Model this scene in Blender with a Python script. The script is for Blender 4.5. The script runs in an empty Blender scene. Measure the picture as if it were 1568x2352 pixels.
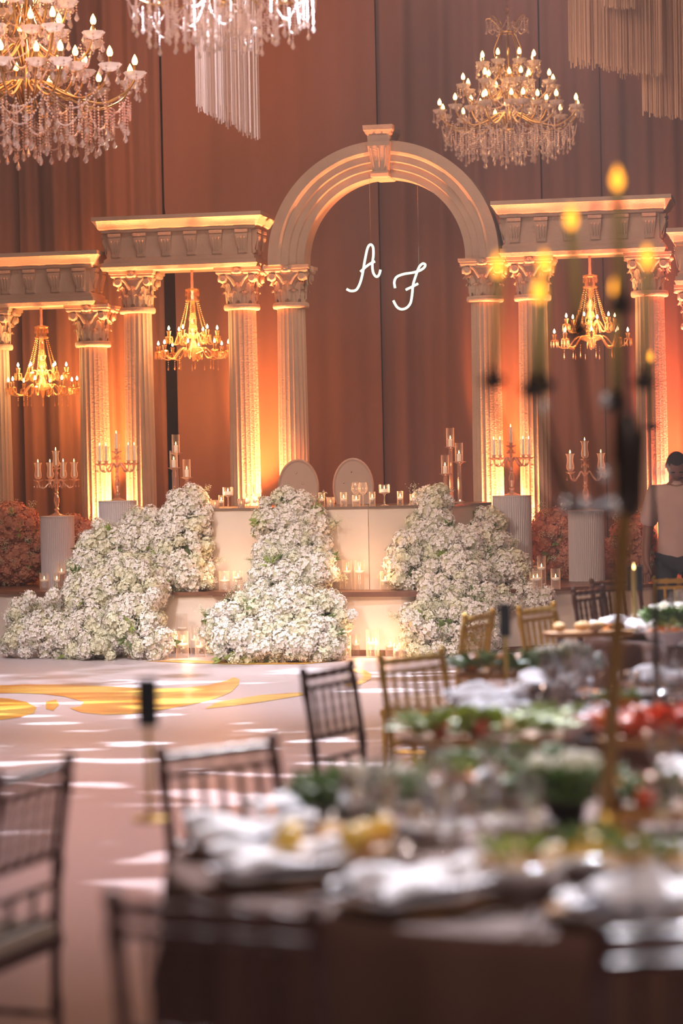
import bpy, bmesh, math, random
import numpy as np
from mathutils import Vector, Matrix
rnd = random.Random(7)
PI = math.pi
sc = bpy.context.scene
col = sc.collection
# ------------------------------------------------------------------ camera
FPX = 2352 * 85 / 36.0
CAMP = Vector((0, 0, 1.65))
_p = -math.atan(106 / FPX); _r = math.radians(1.15)
_F = Vector((0, math.cos(_p), math.sin(_p))); _R0 = Vector((1, 0, 0)); _U0 = _R0.cross(_F)
_U = _U0 * math.cos(_r) + _R0 * math.sin(_r); _R = _R0 * math.cos(_r) - _U0 * math.sin(_r)
def ray(px, py): return _F + _R * ((px - 784) / FPX) + _U * ((1176 - py) / FPX)
def at(px, py, Y):
    d = ray(px, py); return CAMP + d * (Y / d.y)
def onz(px, py, z):
    d = ray(px, py); return CAMP + d * ((z - CAMP.z) / d.z)
cd = bpy.data.cameras.new('camera'); cam = bpy.data.objects.new('camera', cd); col.objects.link(cam)
cd.sensor_fit = 'VERTICAL'; cd.sensor_height = 36; cd.sensor_width = 24; cd.lens = 85
cam.matrix_world = Matrix(((_R.x, _U.x, -_F.x, CAMP.x), (_R.y, _U.y, -_F.y, CAMP.y), (_R.z, _U.z, -_F.z, CAMP.z), (0, 0, 0, 1)))
cd.dof.use_dof = True; cd.dof.focus_distance = 21.5; cd.dof.aperture_fstop = 1.7; cd.clip_start = 0.05
cd.dof.aperture_blades = 0
sc.camera = cam
# ------------------------------------------------------------------ world, lights, exposure
w = bpy.data.worlds.new('world'); sc.world = w; w.use_nodes = True
w.node_tree.nodes['Background'].inputs[0].default_value = (0.055, 0.03, 0.027, 1)
w.node_tree.nodes['Background'].inputs[1].default_value = 1.0
sc.view_settings.view_transform = 'Standard'; sc.view_settings.look = 'None'
sc.view_settings.exposure = 0.0; sc.view_settings.gamma = 1.0; sc.view_settings.use_curve_mapping = False
def aim(o, target):
    o.rotation_euler = (Vector(target) - o.location).to_track_quat('-Z', 'Y').to_euler()
def area(name, loc, target, size, power, color, sy=None):
    l = bpy.data.lights.new(name, 'AREA'); l.energy = power; l.color = color; l.size = size
    if sy: l.shape = 'RECTANGLE'; l.size_y = sy
    o = bpy.data.objects.new(name, l); o.location = loc; aim(o, target); col.objects.link(o); return o
def spot(name, loc, target, power, color, angle, blend=0.5, radius=0.08):
    l = bpy.data.lights.new(name, 'SPOT'); l.energy = power; l.color = color; l.spot_size = math.radians(angle)
    l.spot_blend = blend; l.shadow_soft_size = radius
    o = bpy.data.objects.new(name, l); o.location = loc; aim(o, target); col.objects.link(o); return o
def point(name, loc, power, color, radius=0.03):
    l = bpy.data.lights.new(name, 'POINT'); l.energy = power; l.color = color; l.shadow_soft_size = radius
    o = bpy.data.objects.new(name, l); o.location = loc; col.objects.link(o); return o
area('stage_fill', (-2.5, 10, 7.2), (0.2, 23, 2.2), 2.5, 340, (1.0, 0.60, 0.40), 1.5)  # added fill for the arcade and stage, no visible source
area('curtain_fill', (0.5, 18.5, 8.6), (0.2, 26, 5.0), 6.0, 180, (1.0, 0.70, 0.62), 1.2)  # unseen fill added to lift the curtains
area('table_fill', (0.4, 2.6, 5.2), (0.7, 6.0, 0.7), 1.6, 55, (1.0, 0.80, 0.74))  # fill added over the nearest table from the camera side
spot('near_table_spot', (1.5, 13.5, 7.4), (0.66, 5.6, 0.8), 12500, (0.97, 0.93, 0.98), 19, 0.6, 0.06)
spot('middle_table_spot', (-0.5, 16.0, 7.8), (1.35, 8.7, 0.8), 6500, (0.84, 0.87, 1.0), 17, 0.6, 0.06)
spot('far_table_spot', (0.5, 18.5, 7.8), (2.2, 12.4, 0.8), 5200, (0.84, 0.87, 1.0), 19, 0.6, 0.06)
spot('low_stage_spot', (-6.0, 10, 6.0), (-0.7, 21, 0.7), 3100, (1.0, 0.84, 0.72), 24, 1.0, 0.3)
spot('flower_spot_left', (-4.5, 13, 7.5), (-2.3, 21, 0.3), 2300, (0.90, 0.9, 1.0), 24, 1.0, 0.35)
spot('flower_spot_centre', (0.5, 13, 7.8), (-0.55, 20.4, 0.2), 1900, (0.88, 0.9, 1.0), 17, 1.0, 0.35)
spot('flower_spot_right', (2.8, 13, 7.5), (0.95, 20.6, 0.2), 950, (0.97, 0.92, 0.96), 17, 1.0, 0.35)
spot('chandelier_spot', (-1.0, 5, 4.5), (-0.75, 15, 5.0), 110, (0.95, 0.9, 1.0), 16, 0.8)
spot('floor_spot', (-2.0, 17.5, 8.6), (-1.2, 18.2, 0), 3000, (0.90, 0.88, 1.0), 46, 1.0)
spot('near_floor_fill', (-2.5, 11.5, 8.2), (-2.0, 11.5, 0), 2300, (0.95, 0.84, 0.92), 60, 1.0, 0.3)  # fill added to brighten the near floor
spot('front_table_fill', (2.5, 1.0, 5.5), (0.7, 5.6, 0.8), 450, (1.0, 0.80, 0.70), 26, 1.0, 0.3)  # second added fill for the front of the nearest table
area('fringe_fill', (0.5, 12.0, 5.0), (2.4, 18.0, 5.7), 1.2, 110, (1.0, 0.66, 0.48))  # fill added to brighten the top right fringes
# a ceiling projector that throws broken white streaks on the dance floor and the tables
def gobo(name, loc, target, power, color, angle, scale, thr):
    o = spot(name, loc, target, power, color, angle, 0.3, 0.03); l = o.data; l.use_nodes = True
    nt = l.node_tree; em = nt.nodes['Emission']
    tc = nt.nodes.new('ShaderNodeTexCoord'); mp = nt.nodes.new('ShaderNodeMapping'); mp.inputs['Scale'].default_value = scale
    no = nt.nodes.new('ShaderNodeTexNoise'); no.inputs['Scale'].default_value = 1.0; no.inputs['Detail'].default_value = 1
    rm = nt.nodes.new('ShaderNodeMapRange'); rm.inputs['From Min'].default_value = thr; rm.inputs['From Max'].default_value = thr + 0.05
    nt.links.new(tc.outputs['Normal'], mp.inputs['Vector']); nt.links.new(mp.outputs['Vector'], no.inputs['Vector'])
    nt.links.new(no.outputs['Fac'], rm.inputs['Value']); nt.links.new(rm.outputs['Result'], em.inputs['Strength'])
    return o
gobo('gobo_projector', (-1.0, 14.3, 8.4), (-1.0, 14.4, 0), 9000, (0.85, 0.9, 1.0), 73, (11, 30, 11), 0.60)
UP = []   # amber uplights between the paired columns, set with the arcade below

# ------------------------------------------------------------------ materials
M = {}
def mat(name, base, rough=0.6, metal=0.0, spec=0.5, noise=None, bump=0.0, bscale=40, coat=0.0, sub=0.0, emis=None, estr=0.0, sheen=0.0):
    m = bpy.data.materials.new(name); m.use_nodes = True; nt = m.node_tree; b = nt.nodes['Principled BSDF']
    b.inputs['Base Color'].default_value = (*base, 1); b.inputs['Roughness'].default_value = rough
    b.inputs['Metallic'].default_value = metal; b.inputs['Specular IOR Level'].default_value = spec
    b.inputs['Coat Weight'].default_value = coat; b.inputs['Sheen Weight'].default_value = sheen
    if emis: b.inputs['Emission Color'].default_value = (*emis, 1); b.inputs['Emission Strength'].default_value = estr
    if noise:
        c2, scale = noise
        tc = nt.nodes.new('ShaderNodeTexCoord'); n = nt.nodes.new('ShaderNodeTexNoise'); n.inputs['Scale'].default_value = scale; n.inputs['Detail'].default_value = 4
        mx = nt.nodes.new('ShaderNodeMix'); mx.data_type = 'RGBA'; mx.inputs[6].default_value = (*base, 1); mx.inputs[7].default_value = (*c2, 1)
        rp = nt.nodes.new('ShaderNodeMapRange'); rp.inputs['From Min'].default_value = 0.35; rp.inputs['From Max'].default_value = 0.65
        nt.links.new(tc.outputs['Object'], n.inputs['Vector']); nt.links.new(n.outputs['Fac'], rp.inputs['Value'])
        nt.links.new(rp.outputs['Result'], mx.inputs[0]); nt.links.new(mx.outputs[2], b.inputs['Base Color'])
    if bump:
        tc = nt.nodes.new('ShaderNodeTexCoord'); n = nt.nodes.new('ShaderNodeTexNoise'); n.inputs['Scale'].default_value = bscale; n.inputs['Detail'].default_value = 5
        bp = nt.nodes.new('ShaderNodeBump'); bp.inputs['Strength'].default_value = bump; bp.inputs['Distance'].default_value = 0.01
        nt.links.new(tc.outputs['Object'], n.inputs['Vector']); nt.links.new(n.outputs['Fac'], bp.inputs['Height']); nt.links.new(bp.outputs['Normal'], b.inputs['Normal'])
    M[name] = m; return m
def glassy(name, tint=(1, 1, 1), gloss=(1, 1, 1), rough=0.05, base=0.12, edge=0.75):
    """thin clear glass: see-through, with a gloss that grows towards the rim"""
    m = bpy.data.materials.new(name); m.use_nodes = True; nt = m.node_tree
    for n in list(nt.nodes): nt.nodes.remove(n)
    out = nt.nodes.new('ShaderNodeOutputMaterial'); t = nt.nodes.new('ShaderNodeBsdfTransparent'); t.inputs[0].default_value = (*tint, 1)
    g = nt.nodes.new('ShaderNodeBsdfGlossy'); g.inputs[0].default_value = (*gloss, 1); g.inputs['Roughness'].default_value = rough
    lw = nt.nodes.new('ShaderNodeLayerWeight'); lw.inputs['Blend'].default_value = 0.35
    mr = nt.nodes.new('ShaderNodeMapRange'); mr.inputs['To Min'].default_value = base; mr.inputs['To Max'].default_value = edge
    mx = nt.nodes.new('ShaderNodeMixShader')
    nt.links.new(lw.outputs['Facing'], mr.inputs['Value']); nt.links.new(mr.outputs['Result'], mx.inputs[0])
    nt.links.new(t.outputs[0], mx.inputs[1]); nt.links.new(g.outputs[0], mx.inputs[2]); nt.links.new(mx.outputs[0], out.inputs[0])
    M[name] = m; return m
def crystal(name, colr, tr=0.5, df=0.25, rough=0.12):
    m = bpy.data.materials.new(name); m.use_nodes = True; nt = m.node_tree
    for n in list(nt.nodes): nt.nodes.remove(n)
    out = nt.nodes.new('ShaderNodeOutputMaterial'); t = nt.nodes.new('ShaderNodeBsdfTransparent')
    g = nt.nodes.new('ShaderNodeBsdfGlossy'); g.inputs[0].default_value = (*colr, 1); g.inputs['Roughness'].default_value = rough
    d = nt.nodes.new('ShaderNodeBsdfTranslucent'); d.inputs[0].default_value = (*colr, 1)
    d2 = nt.nodes.new('ShaderNodeBsdfDiffuse'); d2.inputs[0].default_value = (*colr, 1)
    a = nt.nodes.new('ShaderNodeMixShader'); a.inputs[0].default_value = 0.5
    b = nt.nodes.new('ShaderNodeMixShader'); b.inputs[0].default_value = df
    c = nt.nodes.new('ShaderNodeMixShader'); c.inputs[0].default_value = tr
    nt.links.new(d.outputs[0], a.inputs[1]); nt.links.new(d2.outputs[0], a.inputs[2])
    nt.links.new(g.outputs[0], b.inputs[1]); nt.links.new(a.outputs[0], b.inputs[2])
    nt.links.new(b.outputs[0], c.inputs[1]); nt.links.new(t.outputs[0], c.inputs[2]); nt.links.new(c.outputs[0], out.inputs[0])
    M[name] = m; return m
def emit(name, c, s):
    m = bpy.data.materials.new(name); m.use_nodes = True; nt = m.node_tree
    for n in list(nt.nodes): nt.nodes.remove(n)
    out = nt.nodes.new('ShaderNodeOutputMaterial'); e = nt.nodes.new('ShaderNodeEmission'); e.inputs[0].default_value = (*c, 1); e.inputs[1].default_value = s
    nt.links.new(e.outputs[0], out.inputs[0])
    try: m.cycles.emission_sampling = 'NONE'
    except Exception: pass
    M[name] = m; return m
mat('plaster', (0.55, 0.42, 0.31), 0.8, noise=((0.47, 0.36, 0.27), 3), bump=0.5, bscale=60)
mat('curtain', (0.165, 0.102, 0.092), 0.95, spec=0.1, bump=0.15, bscale=120, sheen=0.1)
mat('backing', (0.05, 0.03, 0.028), 0.9)
mat('fringe_silver', (0.78, 0.63, 0.58), 0.5, metal=0.15)
mat('fringe_gold', (0.55, 0.36, 0.26), 0.6, metal=0.1)
mat('stage_panel', (0.72, 0.62, 0.52), 0.6, noise=((0.68, 0.58, 0.49), 2), bump=0.05)
mat('stage_wood', (0.20, 0.09, 0.05), 0.35, noise=((0.15, 0.065, 0.04), 6), spec=0.5)
mat('table_top', (0.22, 0.15, 0.11), 0.3)
mat('white_lacquer', (0.62, 0.56, 0.56), 0.55)
mat('petal_white', (0.90, 0.87, 0.83), 0.7, noise=((0.86, 0.81, 0.74), 30), spec=0.2)
mat('petal_cream', (0.87, 0.84, 0.70), 0.7, noise=((0.80, 0.80, 0.58), 30), spec=0.2)
mat('petal_amber_lit', (0.60, 0.30, 0.20), 0.7, noise=((0.60, 0.28, 0.20), 30), spec=0.2)  # amber light on the back banks is mixed into this petal colour
mat('bloom_core', (0.62, 0.60, 0.42), 0.9)
mat('baby_breath', (0.78, 0.77, 0.58), 0.8)
mat('stem_green', (0.16, 0.20, 0.07), 0.7)
mat('leaf_green', (0.10, 0.16, 0.04), 0.5, noise=((0.16, 0.24, 0.07), 20))
mat('leaf_light', (0.30, 0.36, 0.08), 0.5, noise=((0.20, 0.28, 0.06), 20))
mat('gold', (0.62, 0.37, 0.14), 0.28, metal=1.0)
mat('aged_gold', (0.30, 0.17, 0.06), 0.4, metal=0.5)
mat('gold_paint', (0.72, 0.46, 0.10), 0.35, metal=0.55)
mat('shaded_gold_and_wood', (0.085, 0.03, 0.022), 0.35, coat=0.3)  # on chairs: gold paint darkened as if unlit; real wood elsewhere
mat('dark_bronze', (0.035, 0.022, 0.018), 0.4, metal=0.4)
mat('brown_satin', (0.13, 0.065, 0.048), 0.7, spec=0.12, bump=0.05)
mat('brown_mid', (0.22, 0.10, 0.075), 0.5)
mat('china', (0.80, 0.78, 0.80), 0.15, coat=0.5)
mat('linen', (0.86, 0.84, 0.88), 0.8)
mat('charger_gold', (0.42, 0.22, 0.10), 0.3, metal=0.6)
mat('steel', (0.7, 0.7, 0.72), 0.12, metal=1.0)
mat('wax', (0.85, 0.80, 0.72), 0.5, emis=(1.0, 0.75, 0.5), estr=0.10)
mat('wax_dark', (0.48, 0.36, 0.14), 0.5)
mat('cream_leather', (0.50, 0.37, 0.30), 0.35, coat=0.2)
mat('board_wood', (0.50, 0.26, 0.09), 0.5, noise=((0.40, 0.19, 0.06), 12))
mat('bread', (0.60, 0.34, 0.14), 0.7, noise=((0.7, 0.48, 0.24), 20))
mat('red_food', (0.55, 0.09, 0.03), 0.4)
mat('orange_food', (0.85, 0.27, 0.04), 0.4)
mat('green_food', (0.28, 0.36, 0.06), 0.5)
mat('yellow_food', (0.75, 0.48, 0.08), 0.5)
mat('black_card', (0.008, 0.008, 0.012), 0.4)
mat('shirt', (0.52, 0.37, 0.32), 0.85, noise=((0.46, 0.32, 0.28), 5))
mat('trousers', (0.012, 0.012, 0.02), 0.8)
mat('skin', (0.20, 0.085, 0.055), 0.5)
mat('hair', (0.025, 0.014, 0.011), 0.9, spec=0.1)
mat('seat_cloth', (0.62, 0.50, 0.40), 0.8)
mat('sleeve_pink', (0.66, 0.42, 0.34), 0.8)
mat('water', (0.7, 0.66, 0.62), 0.1)
glassy('clear_glass', (0.98, 0.975, 0.97), (1, 0.95, 0.9), 0.1, 0.06, 0.8)
_n = M['clear_glass'].node_tree; _m1 = [n for n in _n.nodes if n.type == 'MIX_SHADER'][0]; _gl = [n for n in _n.nodes if n.type == 'BSDF_GLOSSY'][0]
_d = _n.nodes.new('ShaderNodeBsdfTranslucent'); _d.inputs[0].default_value = (1.0, 0.85, 0.72, 1); _d2 = _n.nodes.new('ShaderNodeBsdfDiffuse'); _d2.inputs[0].default_value = (1.0, 0.85, 0.72, 1)
_a = _n.nodes.new('ShaderNodeAddShader'); _m2 = _n.nodes.new('ShaderNodeMixShader'); _m2.inputs[0].default_value = 0.5
_n.links.new(_d.outputs[0], _a.inputs[0]); _n.links.new(_d2.outputs[0], _a.inputs[1]); _n.links.new(_gl.outputs[0], _m2.inputs[1]); _n.links.new(_a.outputs[0], _m2.inputs[2]); _n.links.new(_m2.outputs[0], _m1.inputs[2])  # warm scatter mixed into the rims to imitate bright lit edges
glassy('table_glass', (0.96, 0.95, 0.95), (1, 1, 1), 0.06, 0.22, 0.9)
glassy('water_glass', (0.96, 0.95, 0.94), (1, 0.97, 0.93), 0.15, 0.03, 0.3)
crystal('mirror_crystal', (1, 1, 1), 0.15, 0.1, 0.1)
glassy('acrylic', (0.97, 0.97, 0.97), (1, 1, 1), 0.3, 0.0, 0.1)
crystal('crystal_clear', (0.92, 0.74, 0.64), 0.4, 0.35)
crystal('crystal_bright', (1.0, 0.88, 0.86), 0.35, 0.45, 0.3)
crystal('crystal_amber', (0.95, 0.62, 0.34), 0.5, 0.25)
crystal('frosted_cup', (0.80, 0.66, 0.58), 0.25, 0.7, 0.3)
emit('bulb', (1.0, 0.60, 0.22), 7.0)
emit('bulb_hot', (1.0, 0.74, 0.42), 9.0)
emit('flame', (1.0, 0.62, 0.22), 9.0)
emit('near_flame', (1.0, 0.36, 0.03), 3.4)
emit('neon', (0.80, 1.0, 0.74), 1.9)
def floor_mat():
    m = mat('dance_floor', (0.74, 0.66, 0.66), 0.42, spec=0.25); nt = m.node_tree; b = nt.nodes['Principled BSDF']
    tc = nt.nodes.new('ShaderNodeTexCoord'); sx = nt.nodes.new('ShaderNodeSeparateXYZ'); nt.links.new(tc.outputs['Object'], sx.inputs[0])
    n = nt.nodes.new('ShaderNodeTexNoise'); n.inputs['Scale'].default_value = 0.7; n.inputs['Detail'].default_value = 3
    nt.links.new(tc.outputs['Object'], n.inputs['Vector'])
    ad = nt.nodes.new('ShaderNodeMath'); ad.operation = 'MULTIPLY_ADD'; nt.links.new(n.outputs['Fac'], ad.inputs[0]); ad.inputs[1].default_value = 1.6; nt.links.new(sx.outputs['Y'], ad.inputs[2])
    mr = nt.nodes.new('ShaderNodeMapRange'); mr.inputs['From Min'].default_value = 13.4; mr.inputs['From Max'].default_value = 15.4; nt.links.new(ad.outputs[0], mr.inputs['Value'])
    mx = nt.nodes.new('ShaderNodeMix'); mx.data_type = 'RGBA'; mx.inputs[6].default_value = (0.43, 0.31, 0.31, 1); mx.inputs[7].default_value = (0.66, 0.58, 0.60, 1)  # nearer floor coloured darker and pinker, standing in for weaker light
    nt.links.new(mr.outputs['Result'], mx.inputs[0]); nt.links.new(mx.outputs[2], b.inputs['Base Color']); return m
floor_mat()
def swirl_mat():
    m = mat('swirl_amber', (0.85, 0.42, 0.04), 0.3); nt = m.node_tree; b = nt.nodes['Principled BSDF']
    tc = nt.nodes.new('ShaderNodeTexCoord'); n = nt.nodes.new('ShaderNodeTexNoise'); n.inputs['Scale'].default_value = 1.3; n.inputs['Distortion'].default_value = 1.5
    mp = nt.nodes.new('ShaderNodeMapping'); mp.inputs['Scale'].default_value = (0.6, 1.4, 1)
    nt.links.new(tc.outputs['Object'], mp.inputs[0]); nt.links.new(mp.outputs[0], n.inputs['Vector'])
    cr = nt.nodes.new('ShaderNodeValToRGB'); cr.color_ramp.elements[0].position = 0.35; cr.color_ramp.elements[0].color = (0.70, 0.24, 0.02, 1)
    cr.color_ramp.elements[1].position = 0.62; cr.color_ramp.elements[1].color = (0.90, 0.60, 0.12, 1)
    nt.links.new(n.outputs['Fac'], cr.inputs[0]); nt.links.new(cr.outputs[0], b.inputs['Base Color'])
swirl_mat()

# ------------------------------------------------------------------ mesh helpers
class MB:
    def __init__(s): s.v = []; s.f = []
    def add(s, vs, fs):
        o = len(s.v); s.v += [tuple(p) for p in vs]; s.f += [tuple(i + o for i in f) for f in fs]; return s
    def box(s, c, d, rz=0, taper=1.0):
        cx, cy, cz = c; x, y, z = d[0] / 2, d[1] / 2, d[2] / 2; cr, sr = math.cos(rz), math.sin(rz); vs = []
        for k in (-1, 1):
            t = taper if k > 0 else 1
            for i, j in ((-1, -1), (1, -1), (1, 1), (-1, 1)):
                a, b = i * x * t, j * y * t; vs.append((cx + a * cr - b * sr, cy + a * sr + b * cr, cz + k * z))
        return s.add(vs, [(3, 2, 1, 0), (4, 5, 6, 7), (0, 1, 5, 4), (1, 2, 6, 5), (2, 3, 7, 6), (3, 0, 4, 7)])
    def lathe(s, prof, n=16, c=(0, 0, 0), cap=True, wob=None):
        vs = []; fs = []
        for k, (r, z) in enumerate(prof):
            for i in range(n):
                a = 2 * PI * i / n; q = r * (wob(a, k) if wob else 1)
                vs.append((c[0] + q * math.cos(a), c[1] + q * math.sin(a), c[2] + z))
        for k in range(len(prof) - 1):
            for i in range(n):
                j = (i + 1) % n; fs.append((k * n + i, k * n + j, (k + 1) * n + j, (k + 1) * n + i))
        if cap:
            fs.append(tuple(range(n - 1, -1, -1))); m = (len(prof) - 1) * n; fs.append(tuple(m + i for i in range(n)))
        return s.add(vs, fs)
    def tube(s, pts, r, n=6, closed=False):
        pts = [Vector(p) for p in pts]; m = len(pts); vs = []; fs = []
        rr = r if isinstance(r, (list, tuple)) else [r] * m
        prev = None
        for k, p in enumerate(pts):
            if closed: t = pts[(k + 1) % m] - pts[k - 1]
            else: t = pts[min(k + 1, m - 1)] - pts[max(k - 1, 0)]
            t = t.normalized() if t.length > 1e-9 else Vector((0, 0, 1))
            if prev is None:
                a = Vector((0, 0, 1)) if abs(t.z) < 0.9 else Vector((1, 0, 0)); u = t.cross(a).normalized()
            else:
                u = prev - t * prev.dot(t); u = u.normalized() if u.length > 1e-6 else t.orthogonal().normalized()
            prev = u; w_ = t.cross(u)
            for i in range(n):
                a = 2 * PI * i / n; vs.append(p + (u * math.cos(a) + w_ * math.sin(a)) * rr[k])
        L = m if closed else m - 1
        for k in range(L):
            for i in range(n):
                j = (i + 1) % n; k2 = (k + 1) % m; fs.append((k * n + i, k * n + j, k2 * n + j, k2 * n + i))
        if not closed: fs.append(tuple(range(n - 1, -1, -1))); fs.append(tuple((m - 1) * n + i for i in range(n)))
        return s.add(vs, fs)
    def ell(s, c, r, n=8, m=5):
        prof = [(max(math.sin(PI * k / m), 0.02), -math.cos(PI * k / m)) for k in range(m + 1)]
        o = len(s.v); s.lathe(prof, n)
        for i in range(o, len(s.v)):
            x, y, z = s.v[i]; s.v[i] = (c[0] + x * r[0], c[1] + y * r[1], c[2] + z * r[2])
        return s
    def octa(s, c, r):
        x, y, z = c; rx, rz = r if isinstance(r, tuple) else (r, r)
        return s.add([(x + rx, y, z), (x, y + rx, z), (x - rx, y, z), (x, y - rx, z), (x, y, z + rz), (x, y, z - rz)],
                     [(0, 1, 4), (1, 2, 4), (2, 3, 4), (3, 0, 4), (1, 0, 5), (2, 1, 5), (3, 2, 5), (0, 3, 5)])
    def loft(s, loops, cap=True):
        n = len(loops[0]); vs = [p for L in loops for p in L]; fs = []
        for k in range(len(loops) - 1):
            for i in range(n):
                j = (i + 1) % n; fs.append((k * n + i, k * n + j, (k + 1) * n + j, (k + 1) * n + i))
        if cap: fs.append(tuple(range(n - 1, -1, -1))); m = (len(loops) - 1) * n; fs.append(tuple(m + i for i in range(n)))
        return s.add(vs, fs)
    def grid(s, fn, nu, nv):
        vs = [fn(i / nu, j / nv) for j in range(nv + 1) for i in range(nu + 1)]
        fs = [(j * (nu + 1) + i, j * (nu + 1) + i + 1, (j + 1) * (nu + 1) + i + 1, (j + 1) * (nu + 1) + i) for j in range(nv) for i in range(nu)]
        return s.add(vs, fs)
    def xf(s, mtx, a=0):
        for i in range(a, len(s.v)): s.v[i] = tuple(mtx @ Vector(s.v[i]))
        return s
    def mesh(s, name, m, smooth=False):
        me = bpy.data.meshes.new(name); me.from_pydata(s.v, [], s.f)
        for q in (m if isinstance(m, (list, tuple)) else [m]): me.materials.append(M[q])
        if smooth: me.polygons.foreach_set('use_smooth', [True] * len(me.polygons))
        me.update(); return me
    def build(s, name, m, parent=None, smooth=False):
        return obj(name, s.mesh(name, m, smooth), parent)
def obj(name, me, parent=None, loc=None, rot=None, scale=None):
    o = bpy.data.objects.new(name, me); col.objects.link(o)
    if parent is not None: o.parent = parent
    if loc is not None: o.location = loc
    if rot is not None: o.rotation_euler = rot
    if scale is not None: o.scale = (scale,) * 3 if isinstance(scale, (int, float)) else scale
    return o
def tag(o, label, cat, group=None):
    o['label'] = label; o['category'] = cat
    if group: o['group'] = group
    return o
def struct(o): o['kind'] = 'structure'; return o
def thing(name, label, cat, loc=(0, 0, 0), rz=0, group=None, scale=None):
    o = bpy.data.objects.new(name, None); col.objects.link(o); o.empty_display_size = 0.1
    o.location = loc; o.rotation_euler = (0, 0, rz)
    if scale: o.scale = (scale,) * 3
    return tag(o, label, cat, group)
def kids(o): return [c for c in KID.get(o.name, [])]
KID = {}
def copy_tree(o, parent=None, childmap=None):
    if childmap is None:
        childmap = {}
        for q in list(col.objects):
            if q.parent: childmap.setdefault(q.parent.name, []).append(q)
    c = o.copy(); col.objects.link(c)
    if parent is not None: c.parent = parent
    for ch in childmap.get(o.name, []): copy_tree(ch, c, childmap)
    return c
def cmap():
    cm = {}
    for q in list(col.objects):
        if q.parent: cm.setdefault(q.parent.name, []).append(q)
    return cm
def place(proto, cm, used, loc, rz=0, label=None, group=None, scale=None):
    """first call moves the prototype itself, later calls copy it with its parts"""
    o = proto if not used else copy_tree(proto, None, cm)
    used.append(o); o.location = loc; o.rotation_euler = (0, 0, rz)
    if label: o['label'] = label
    if group: o['group'] = group
    if scale is not None: o.scale = (scale,) * 3 if isinstance(scale, (int, float)) else scale
    return o
ORD = ['first', 'second', 'third', 'fourth', 'fifth', 'sixth', 'seventh', 'eighth', 'ninth', 'tenth', 'eleventh', 'twelfth']

# ------------------------------------------------------------------ setting
struct(MB().add([(-9, -3, 0), (9, -3, 0), (9, 27, 0), (-9, 27, 0)], [(0, 1, 2, 3)]).build('floor', 'dance_floor'))
fl = bpy.data.objects['floor']
struct(MB().box((0, 27.05, 4.5), (18, 0.1, 9)).build('wall_back', 'backing'))
struct(MB().box((-9.05, 12, 4.5), (0.1, 30.2, 9)).build('wall_left', 'curtain'))
struct(MB().box((9.05, 12, 4.5), (0.1, 30.2, 9)).build('wall_right', 'curtain'))
struct(MB().box((0, 12, 9.05), (18.2, 30.2, 0.1)).build('ceiling', 'backing'))
# painted swirls on the dance floor
def swirl(pts, z=0.003):
    P = [onz(x, y, z) for x, y in pts]; me = bpy.data.meshes.new('floor_swirl'); me.from_pydata([tuple(p) for p in P], [], [tuple(range(len(P)))])
    bm = bmesh.new(); bm.from_mesh(me); bmesh.ops.triangulate(bm, faces=bm.faces[:])
    for f in bm.faces:
        if f.normal.z < 0: f.normal_flip()
    bm.to_mesh(me); bm.free(); me.materials.append(M['swirl_amber']); obj('floor_swirl', me, fl)
swirl([(-60, 1576), (60, 1572), (150, 1572), (240, 1576), (330, 1581), (420, 1580), (480, 1573), (520, 1563), (536, 1555), (550, 1560), (548, 1572), (530, 1590), (490, 1606), (430, 1620), (360, 1632), (300, 1640), (235, 1641), (185, 1636), (160, 1626), (185, 1622), (192, 1612), (150, 1600), (100, 1594), (50, 1592), (-60, 1592)])
swirl([(-60, 1600), (20, 1604), (60, 1612), (84, 1624), (78, 1638), (40, 1648), (-60, 1662)])
swirl([(105, 1612), (128, 1606), (136, 1618), (122, 1632), (105, 1628)])
swirl([(500, 1612), (600, 1596), (690, 1590), (700, 1596), (640, 1606), (560, 1618), (470, 1628)])
swirl([(800, 1536), (835, 1538), (852, 1548), (850, 1560), (832, 1570), (800, 1576), (790, 1572), (818, 1566), (834, 1556), (830, 1546), (800, 1541)])
swirl([(330, 1518), (420, 1516), (520, 1519), (640, 1521), (760, 1520), (700, 1525), (560, 1526), (440, 1523)])

# curtains (drapes): separate hanging lengths meeting at seams
def drape(x0, x1, Y, label, z0=0.02, hi=0.0, z1=8.9, amp=0.05, lam=0.30, seed=0, m='curtain', gather=0.0):
    r = random.Random(seed); ph = [r.random() * 6 for _ in range(6)]; W = x1 - x0; nu = max(24, int(W / 0.025)); nv = 24
    def fn(u, v):
        x = x0 + W * u; z = z0 + (z1 - z0) * v; x -= hi * (1 - u) * min(1, max(0, (z - 3.8) / 0.5))
        X = x + 0.02 * math.sin(v * 3 + ph[0]) + 0.04 * math.sin(x * 2.1 + ph[5])
        d = amp * (math.sin(2 * PI * X / lam + ph[1]) + 0.6 * math.sin(2 * PI * X / (lam * 2.3) + ph[2] + v) + 0.35 * math.sin(2 * PI * X / (lam * 0.47) + ph[3]))
        return (x, Y + d * (0.75 + 0.25 * math.sin(x * 1.3 + ph[4])), z)
    o = MB().grid(fn, nu, nv).build('curtain', m, None, True); tag(o, label, 'curtain'); return o
def PX(px, Y=26.0): return (px - 784) / FPX * Y
drape(PX(-350), PX(60), 26.0, 'brown floor-length curtain behind the leftmost low arcade bay', seed=1, amp=0.07, lam=0.36)
drape(PX(60), PX(388), 26.0, 'brown curtain behind the left pair of columns, ending at the dark gap', seed=2, amp=0.06)
drape(PX(414), PX(882), 25.95, 'brown curtain panel left of the centre seam behind the neon letter A', seed=3, amp=0.022, lam=0.5, hi=0.095)
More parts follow.
